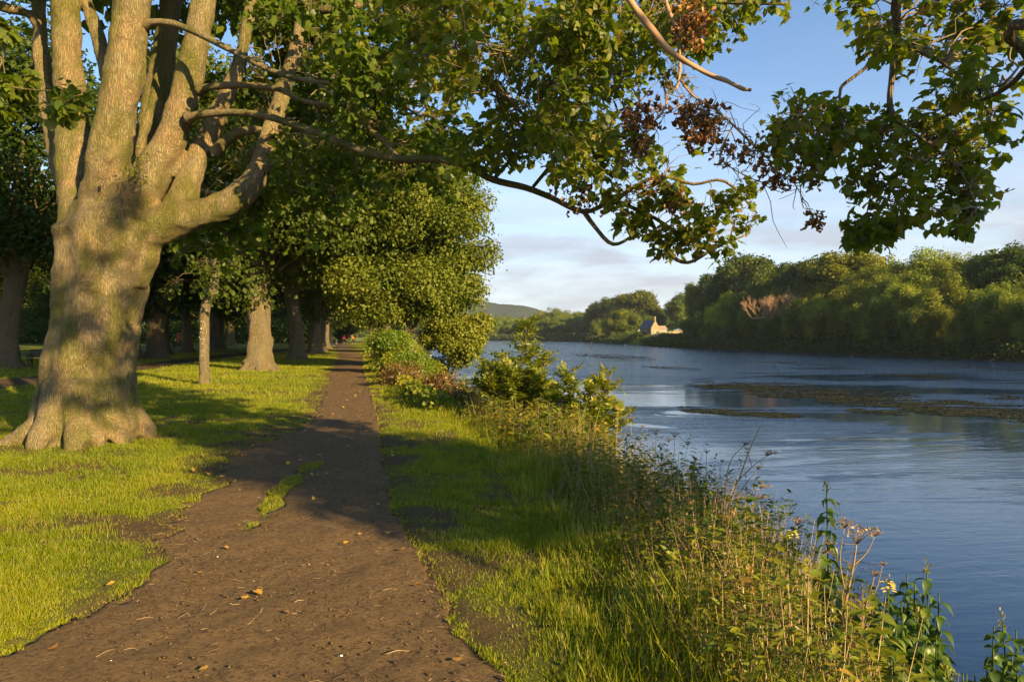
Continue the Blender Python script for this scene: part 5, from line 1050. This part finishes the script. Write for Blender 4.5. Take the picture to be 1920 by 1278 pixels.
# broad leaf that droops at its end
ty = np.linspace(0, 1, 7); wy = np.array([.02, .27, .38, .36, .26, .13, .0]); zz_ = .10 * np.sin(ty * np.pi) - .42 * ty ** 2.2
LV = np.vstack([np.column_stack([-wy, ty, zz_ + .10 * (wy / .38)]), np.column_stack([0 * wy, ty, zz_]), np.column_stack([wy, ty, zz_ + .10 * (wy / .38)])])
L_BIG = (LV, [np.array([[i, 7 + i, 8 + i, i + 1] for i in range(6)] + [[7 + i, 14 + i, 15 + i, 8 + i] for i in range(6)])])
BROAD = leaf_mat('broad_leaf', [(0, (.04, .08, .010)), (.5, (.075, .13, .012)), (.85, (.13, .17, .015)), (1, (.34, .25, .02))], .35, .03, 1.3, rough=.45)
G3 = 'tall broad leaved plants on the bank'
def leafy(name, label, items, seed, group=G3):
    x0, y0 = items[0][0], items[0][1]; T = empty(name, (x0, y0, float(land(x0, y0))), label, 'plant', group); gl, gs = Geo(), Geo()
    if len(items) > 2: rr_ = rng(seed + 999); items = items + [(x + rr_.normal(0, .07), y + rr_.normal(0, .07), z_ - .04 - .16 * rr_.random(), L_ * .95, t0 + rr_.normal(0, .08), 0.) for (x, y, z_, L_, t0, lx) in items * 2]
    for i, (x, y, ztop, L_, t0, lx) in enumerate(items): zq = float(land(x, y)); leafy_stem(T, x - x0, y - y0, zq - float(land(x0, y0)), ztop - zq, L_, seed + i, t0, (lx, 0), i == 0, gl, gs)
    gs.build('stem', HERB, T); gl.build('leaves', BROAD, T)
def pt(pxx, pyy, Dg): q = P(pxx, pyy, Dg); return float(q[0]), float(q[1]), float(q[2])
def it(a, b, Dg, L_, t0=.4, lx=0.0): x, y, z_ = pt(a, b, Dg); return (x, y, z_, L_, t0, lx)
leafy('tall_leafy_plant', 'tall single stemmed broad leaved plant with yellow bud, standing out against the water', [it(1550, 915, 3.7, .125, .45)], 301)
leafy('tall_leafy_plant', 'dark leafy plant at the bottom right, tallest of its dense clump', [it(1738, 1068, 3.35, .115, .38), it(1700, 1075, 3.45, .11, .4), it(1760, 1110, 3.2, .11, .35)], 311)
leafy('tall_leafy_plant', 'middle of the dense leafy clump, left of the tallest', [it(1668, 1095, 3.35, .10, .4), it(1690, 1130, 3.15, .11, .45), it(1640, 1120, 3.5, .10, .4)], 321)
leafy('tall_leafy_plant', 'low leafy plant filling the front of the clump at the bottom edge', [it(1720, 1150, 3.0, .11, .5), it(1755, 1190, 2.9, .10, .5), it(1680, 1180, 2.95, .10, .5)], 331)
leafy('tall_leafy_plant', 'leafy plant in the bottom right corner apart from the clump', [it(1880, 1165, 3.3, .11, .4), it(1905, 1180, 3.2, .11, .45), it(1862, 1215, 3.1, .10, .4), it(1925, 1190, 3.1, .11, .4)], 341)
leafy('tall_leafy_plant', 'dark leafy stem rising above the weeds left of the bent dead stalks', [it(1302, 868, 6.0, .12, .15), it(1320, 890, 5.8, .12, .2), it(1275, 880, 6.2, .10, .2)], 351)
leafy('tall_leafy_plant', 'small leafy plant between the bent dead stalks and the tall single one', [it(1440, 1000, 4.8, .09, .4), it(1415, 1010, 4.9, .09, .35)], 361)
leafy('tall_leafy_plant', 'tiny leafy tips at the very bottom between clump and corner', [it(1775, 1255, 2.9, .07, .4), it(1805, 1262, 2.9, .06, .4)], 371)
# dead umbels and bent stalks
def umbel(g_, r, p, d, R, n=14):
    for k in range(n):
        a = k * 2.4; rr = R * math.sqrt((k + .5) / n); q = p + nrm(d) * R * .8 + np.array([math.cos(a) * rr, math.sin(a) * rr, .15 * R * r.random()]); g_.tube([p, (p + q) / 2 + nrm(d) * .1 * R, q], [.002, .0015, .001], 3, sub=1)
        add_leaves(g_, L_KITE, q + r.normal(0, R * .08, (7, 3)), rand_dir(r, 7), rand_dir(r, 7), R * .16, .15 + .5 * r.random(7))
def dead(name, label, stalks, seed, group='dead flower stalks on the bank'):
    r = rng(seed); T = None; g_ = Geo()
    p0 = np.array(stalks[0][0][0]); zq = float(land(p0[0], p0[1])); o0 = np.array([p0[0], p0[1], zq])
    for pts, rad, um in stalks:
        P_ = np.array(pts) - o0; g_.tube(P_, np.linspace(rad, rad * .35, len(P_)), 5, a=.55, sub=4, wob=.2, seed=seed)
        if um: umbel(g_, r, P_[-1], P_[-1] - P_[-2], um)
        for k in range(2):
            i = r.integers(1, len(P_)); q = P_[i] ; e = q + nrm(r.normal(size=3) + [0, 0, .6]) * .12; g_.tube([q, (q + e) / 2, e], [.003, .002, .001], 3, sub=1)
            if um: umbel(g_, r, e, e - q, um * .4, 8)
    o = g_.build(name, STRAW, None); o.location = tuple(o0); tag(o, label, 'plant', group)
def gp_(a, b, Dg): return tuple(P(a, b, Dg))
dead('dead_hogweed', 'brown dead umbel on a pale stalk beside the tall single leafy plant', [([gp_(1565, 1250, 3.6), gp_(1585, 1130, 3.6), gp_(1600, 1060, 3.6), gp_(1606, 1020, 3.6)], .008, .09), ([gp_(1600, 1060, 3.6), gp_(1625, 1035, 3.6), gp_(1640, 1005, 3.6)], .004, .03), ([gp_(1585, 1110, 3.6), gp_(1575, 1050, 3.6), gp_(1583, 990, 3.6)], .004, .045)], 401)
dead('dead_hogweed', 'tall leaning bleached stalk curving up against the water, highest of the bent ones', [([gp_(1340, 1060, 4.9), gp_(1355, 985, 4.9), gp_(1385, 900, 4.9), gp_(1405, 845, 4.9), gp_(1425, 800, 4.9)], .009, 0), ([gp_(1355, 985, 4.9), gp_(1362, 900, 4.9), gp_(1372, 860, 4.9), gp_(1395, 835, 4.9)], .006, .03), ([gp_(1385, 900, 4.9), gp_(1410, 875, 4.9), gp_(1436, 855, 4.9)], .005, .05)], 411)
dead('dead_hogweed', 'lower leaning bleached stalk with small brown heads under the tallest bent one', [([gp_(1350, 1060, 5.0), gp_(1372, 960, 5.0), gp_(1400, 925, 5.0), gp_(1424, 915, 5.0)], .007, .05), ([gp_(1372, 1000, 5.0), gp_(1395, 945, 5.0), gp_(1422, 935, 5.0)], .005, .05), ([gp_(1360, 1030, 5.0), gp_(1385, 930, 5.0), gp_(1420, 880, 5.0)], .006, .03)], 421)
dead('dead_hogweed', 'short reddish twiggy stalks just right of the brown dead umbel', [([gp_(1610, 1200, 3.7), gp_(1625, 1130, 3.7), gp_(1640, 1080, 3.7)], .005, .03), ([gp_(1600, 1180, 3.7), gp_(1640, 1110, 3.7), gp_(1655, 1060, 3.7)], .004, .02)], 431)
for i, (a, b, Dg, R_, lab) in enumerate([(1158, 770, 9.0, .05, 'brown seed head beside the rightmost ash sapling'), (1184, 790, 8.6, .05, 'second brown seed head right of the ash sapling'), (1230, 815, 7.6, .06, 'dark brown seed head above the rank growth'), (1265, 820, 7.2, .05, 'twin brown seed heads on the skyline of the weeds'), (1495, 985, 4.5, .05, 'pale wispy seed stalk left of the tall single plant'), (1325, 850, 6.2, .03, 'pale wispy stalk behind the dark leafy stem')]):
    x, y, z_ = pt(a, b, Dg); zq = float(land(x, y)); dead('dead_hogweed', lab, [([(x - .05, y, zq), (x - .02, y, (zq + z_) / 2), (x, y, z_)], .006, R_), ([(x - .03, y, zq + .3 * (z_ - zq)), (x + .08, y, zq + .7 * (z_ - zq)), (x + .14, y, z_ - .08)], .004, R_ * .8)], 440 + i)
# reddish brambles and straw clumps
for i, (x, y, R, h, n, t0, mat, colr, lab, nm, ct) in enumerate([
        (-1.9, 17.2, .65, .9, 7500, .55, LEAF_BR, (.5, .6, .45), 'reddish brown brambles at the verge before the bright bush', 'bramble_bush', 'shrub'),
        (-1.2, 15.6, .5, .65, 5000, .5, LEAF_BR, (.45, .65, .4), 'low rusty brambles touching the ash sapling', 'bramble_bush', 'shrub'),
        (-3.5, 21.5, .6, .7, 5000, .6, LEAF_BR, (.55, .7, .5), 'faded reddish brambles farther along the verge', 'bramble_bush', 'shrub'),
        (-7.4, 43, 1.3, 1.0, 8000, .8, STRAW, (1, 1, 1), 'tall straw coloured grass clump on the right verge', 'grass_clump', 'grass'),
        (-9.0, 49, 1.3, 1.1, 8000, .7, STRAW, (1, 1, 1), 'second straw coloured clump behind the first', 'grass_clump', 'grass'),
        (-5.8, 35, .9, .7, 6000, .6, STRAW, (1, 1, 1), 'pinkish dry clump near the low green bush', 'grass_clump', 'grass')]):
    T = bank_tree(nm, lab, x, y, [[(0, 0, 0), (.1, 0, h * .5), (0, .1, h * .9)]] , [[.012, .01, .006]], [((0, 0, h * .45), (R, R * 1.3, h * .45), 26, .3)], n, .07 if mat is LEAF_BR else .11, t0, mat, 'shrub' if nm == 'bramble_bush' else ct, L_OVAL if mat is LEAF_BR else L_SLIM, 90 + i, 18, 'brambles on the verge' if nm == 'bramble_bush' else 'dry clumps on the verge', colr=colr)
# fallen leaves, each one its own
YEL = leaf_mat('fallen_leaf', [(0, (.42, .22, .03)), (.5, (.50, .30, .04)), (.8, (.33, .11, .025)), (1, (.18, .09, .04))], .2, .05, 1.0)
r = rng(500); prot = []
for k in range(4):
    V, Fc = np.array(L_MAPLE[0]), L_MAPLE[1]; V = V - [0, .5, 0]; V[:, 2] = V[:, 2] * .4 + (.35 + .2 * k) * np.abs(V[:, 0]) ** 1.5 + .25 * np.abs(V[:, 1]) ** 2 * (1 if k % 2 else .3); V[:, 2] -= V[:, 2].min()
    prot.append((V, Fc, [.15, .45, .7, .95][k]))
pos_l = [(485, 1112, .08, 0), (457, 1121, .06, 1), (503, 989, .07, 0), (587, 935, .05, 1), (855, 1238, .06, 0), (352, 1091, .05, 1), (425, 1027, .05, 0), (375, 1073, .05, 2), (97, 1216, .07, 2), (387, 1186, .05, 3), (887, 960, .07, 2), (903, 956, .05, 2), (727, 999, .05, 0), (755, 1030, .05, 1), (708, 946, .04, 0), (736, 948, .04, 1), (380, 1255, .05, 1), (205, 1104, .06, 1), (318, 930, .05, 3), (275, 1000, .05, 2), (343, 956, .05, 0), (450, 920, .05, 2), (785, 1098, .05, 2), (600, 853, .07, 0), (447, 985, .05, 1), (120, 950, .05, 3), (180, 865, .05, 2), (675, 1002, .05, 1), (650, 1017, .05, 0), (540, 1150, .04, 3)]
spots = []
for (a, b, s_, k) in pos_l: x, y = ground_at(a, b); spots.append((x, y, s_ * .72, k))
while len(spots) < 210: y = 7.5 + 26 * r.random() ** 1.3; x = path_l(y) - .8 + (path_r(y) - path_l(y) + 1.3) * r.random(); spots.append((float(x), float(y), .038 + .02 * r.random(), int(r.integers(0, 3))))
pm_ = [None] * 4; names = ['yellow', 'golden', 'orange', 'brown']
for (x, y, s_, k) in spots:
    if pm_[k] is None:
        o = build('fallen_leaf', prot[k][0], prot[k][1], YEL, attrs={'tint': np.full(len(prot[k][0]), prot[k][2])}); pm_[k] = o
    else: o = pm_[k].copy(); COL.objects.link(o)
    o.location = (x, y, float(land(x, y)) + (.004 if on_path(x, y) else .03)); o.scale = (s_,) * 3; o.rotation_euler = (r.normal(0, .25), r.normal(0, .25), r.random() * 6.3)
    tag(o, 'curled %s leaf fallen on or beside the dirt path' % names[k], 'leaf', '%s fallen leaves around the path' % names[k])
# sticks and pale stones on the path
for i, (a, b, L_, rz, lab) in enumerate([(245, 1217, .08, .1, 'short bent pale stick on the path at lower left'), (200, 1223, .10, 1.0, 'grey forked stick at lower left of the path'), (730, 1105, .09, .3, 'pale wood chip lying near the right edge of the path'), (300, 1002, .08, .1, 'flat grey bark piece left of the grass island'), (385, 1180, .06, -.1, 'straw yellow splinter in the lower middle'), (270, 1160, .09, .2, 'thin pale splinter at left of the path'), (745, 1222, .12, .35, 'long thin twig at the lower right of the path'), (560, 1127, .06, .3, 'short grey twig in the middle of the path')]):
    x, y = ground_at(a, b); g_ = Geo(); g_.tube([(-L_ / 2, 0, .003), (0, .01, .008), (L_ / 2, -.005 + .02 * (i % 2), .003)], [.002, .003, .0012], 6, a=.35, wob=.3, seed=i); o = g_.build('stick', STRAW, None); o.location = (x, y, float(land(x, y)) - .004); o.rotation_euler = (0, 0, rz); tag(o, lab, 'stick', 'sticks on the path')
for (a, b, s_, lab) in ((580, 1056, .016, 'small bright white pebble in the middle of the path'), (208, 1236, .014, 'small white pebble at the lower left of the path'), (640, 1227, .03, 'flat pale stone at the bottom of the path'), (408, 1042, .022, 'pale grey stone left of centre on the path')):
    x, y = ground_at(a, b); V = OCT[0] * [s_, s_ * .8, s_ * .9]; o = build('pebble', V, OCT[1], WHITE); o.location = (x, y, float(land(x, y)) - .004); sb = o.modifiers.new('s', 'SUBSURF'); sb.levels = sb.render_levels = 2; tag(o, lab, 'stone', 'pebbles on the path')
# small yellow flowers
for i, (a, b, Dg, lab) in enumerate([(1665, 1098, 3.3, 'yellow flower at the top left of the leafy clump'), (1487, 1000, 4.4, 'yellow flower above the weeds left of the tall plant'), (1190, 840, 8.2, 'yellow flower in the weeds below the ash saplings')]):
    x, y, z_ = pt(a, b, Dg); zq = float(land(x, y)); T = empty('yellow_flower', (x, y, zq), lab, 'flower', 'yellow flowers in the bank growth'); g_ = Geo(); g_.tube([(0, 0, 0), (.01, 0, (z_ - zq) / 2), (0, 0, z_ - zq)], [.004, .003, .002], 5); g_.build('stem', HERB, T)
    g_ = Geo(); a_ = np.arange(14) * 2.4; q = np.column_stack([np.cos(a_) * .012, np.sin(a_) * .012, z_ - zq + .02 * np.sin(a_ * 3)]); add_leaves(g_, L_OVAL, q, np.tile([0, 0, 1.], (14, 1)), np.column_stack([np.cos(a_), np.sin(a_), .3 * np.ones(14)]), .028, .5)
    g_.build('petals', plain_mat('yellow_petal', (.8, .6, .04), .6, .1), T)

# ------------------------------------------------------------------ the air: one even, very thin body of haze
x0, x1, y0, y1, z0, z1 = -2000, 2000, -200, 1900, -8, 120
hv = np.array([[x, y, z] for x in (x0, x1) for y in (y0, y1) for z in (z0, z1)], float)
m = bpy.data.materials.new('thin_haze'); m.use_nodes = True; N = NT(m.node_tree)
pv_ = N.n('ShaderNodeVolumePrincipled', {'Color': (.82, .88, 1, 1), 'Density': .00013, 'Anisotropy': .2})
N.n('ShaderNodeOutputMaterial', {'Volume': pv_.outputs[0]})
hz_ = build('haze', hv, [np.array([[0, 1, 3, 2], [4, 6, 7, 5], [0, 4, 5, 1], [2, 3, 7, 6], [0, 2, 6, 4], [1, 5, 7, 3]])], m, smooth=False); tag(hz_, kind='stuff', label='thin haze in the air over the river valley', cat='haze')
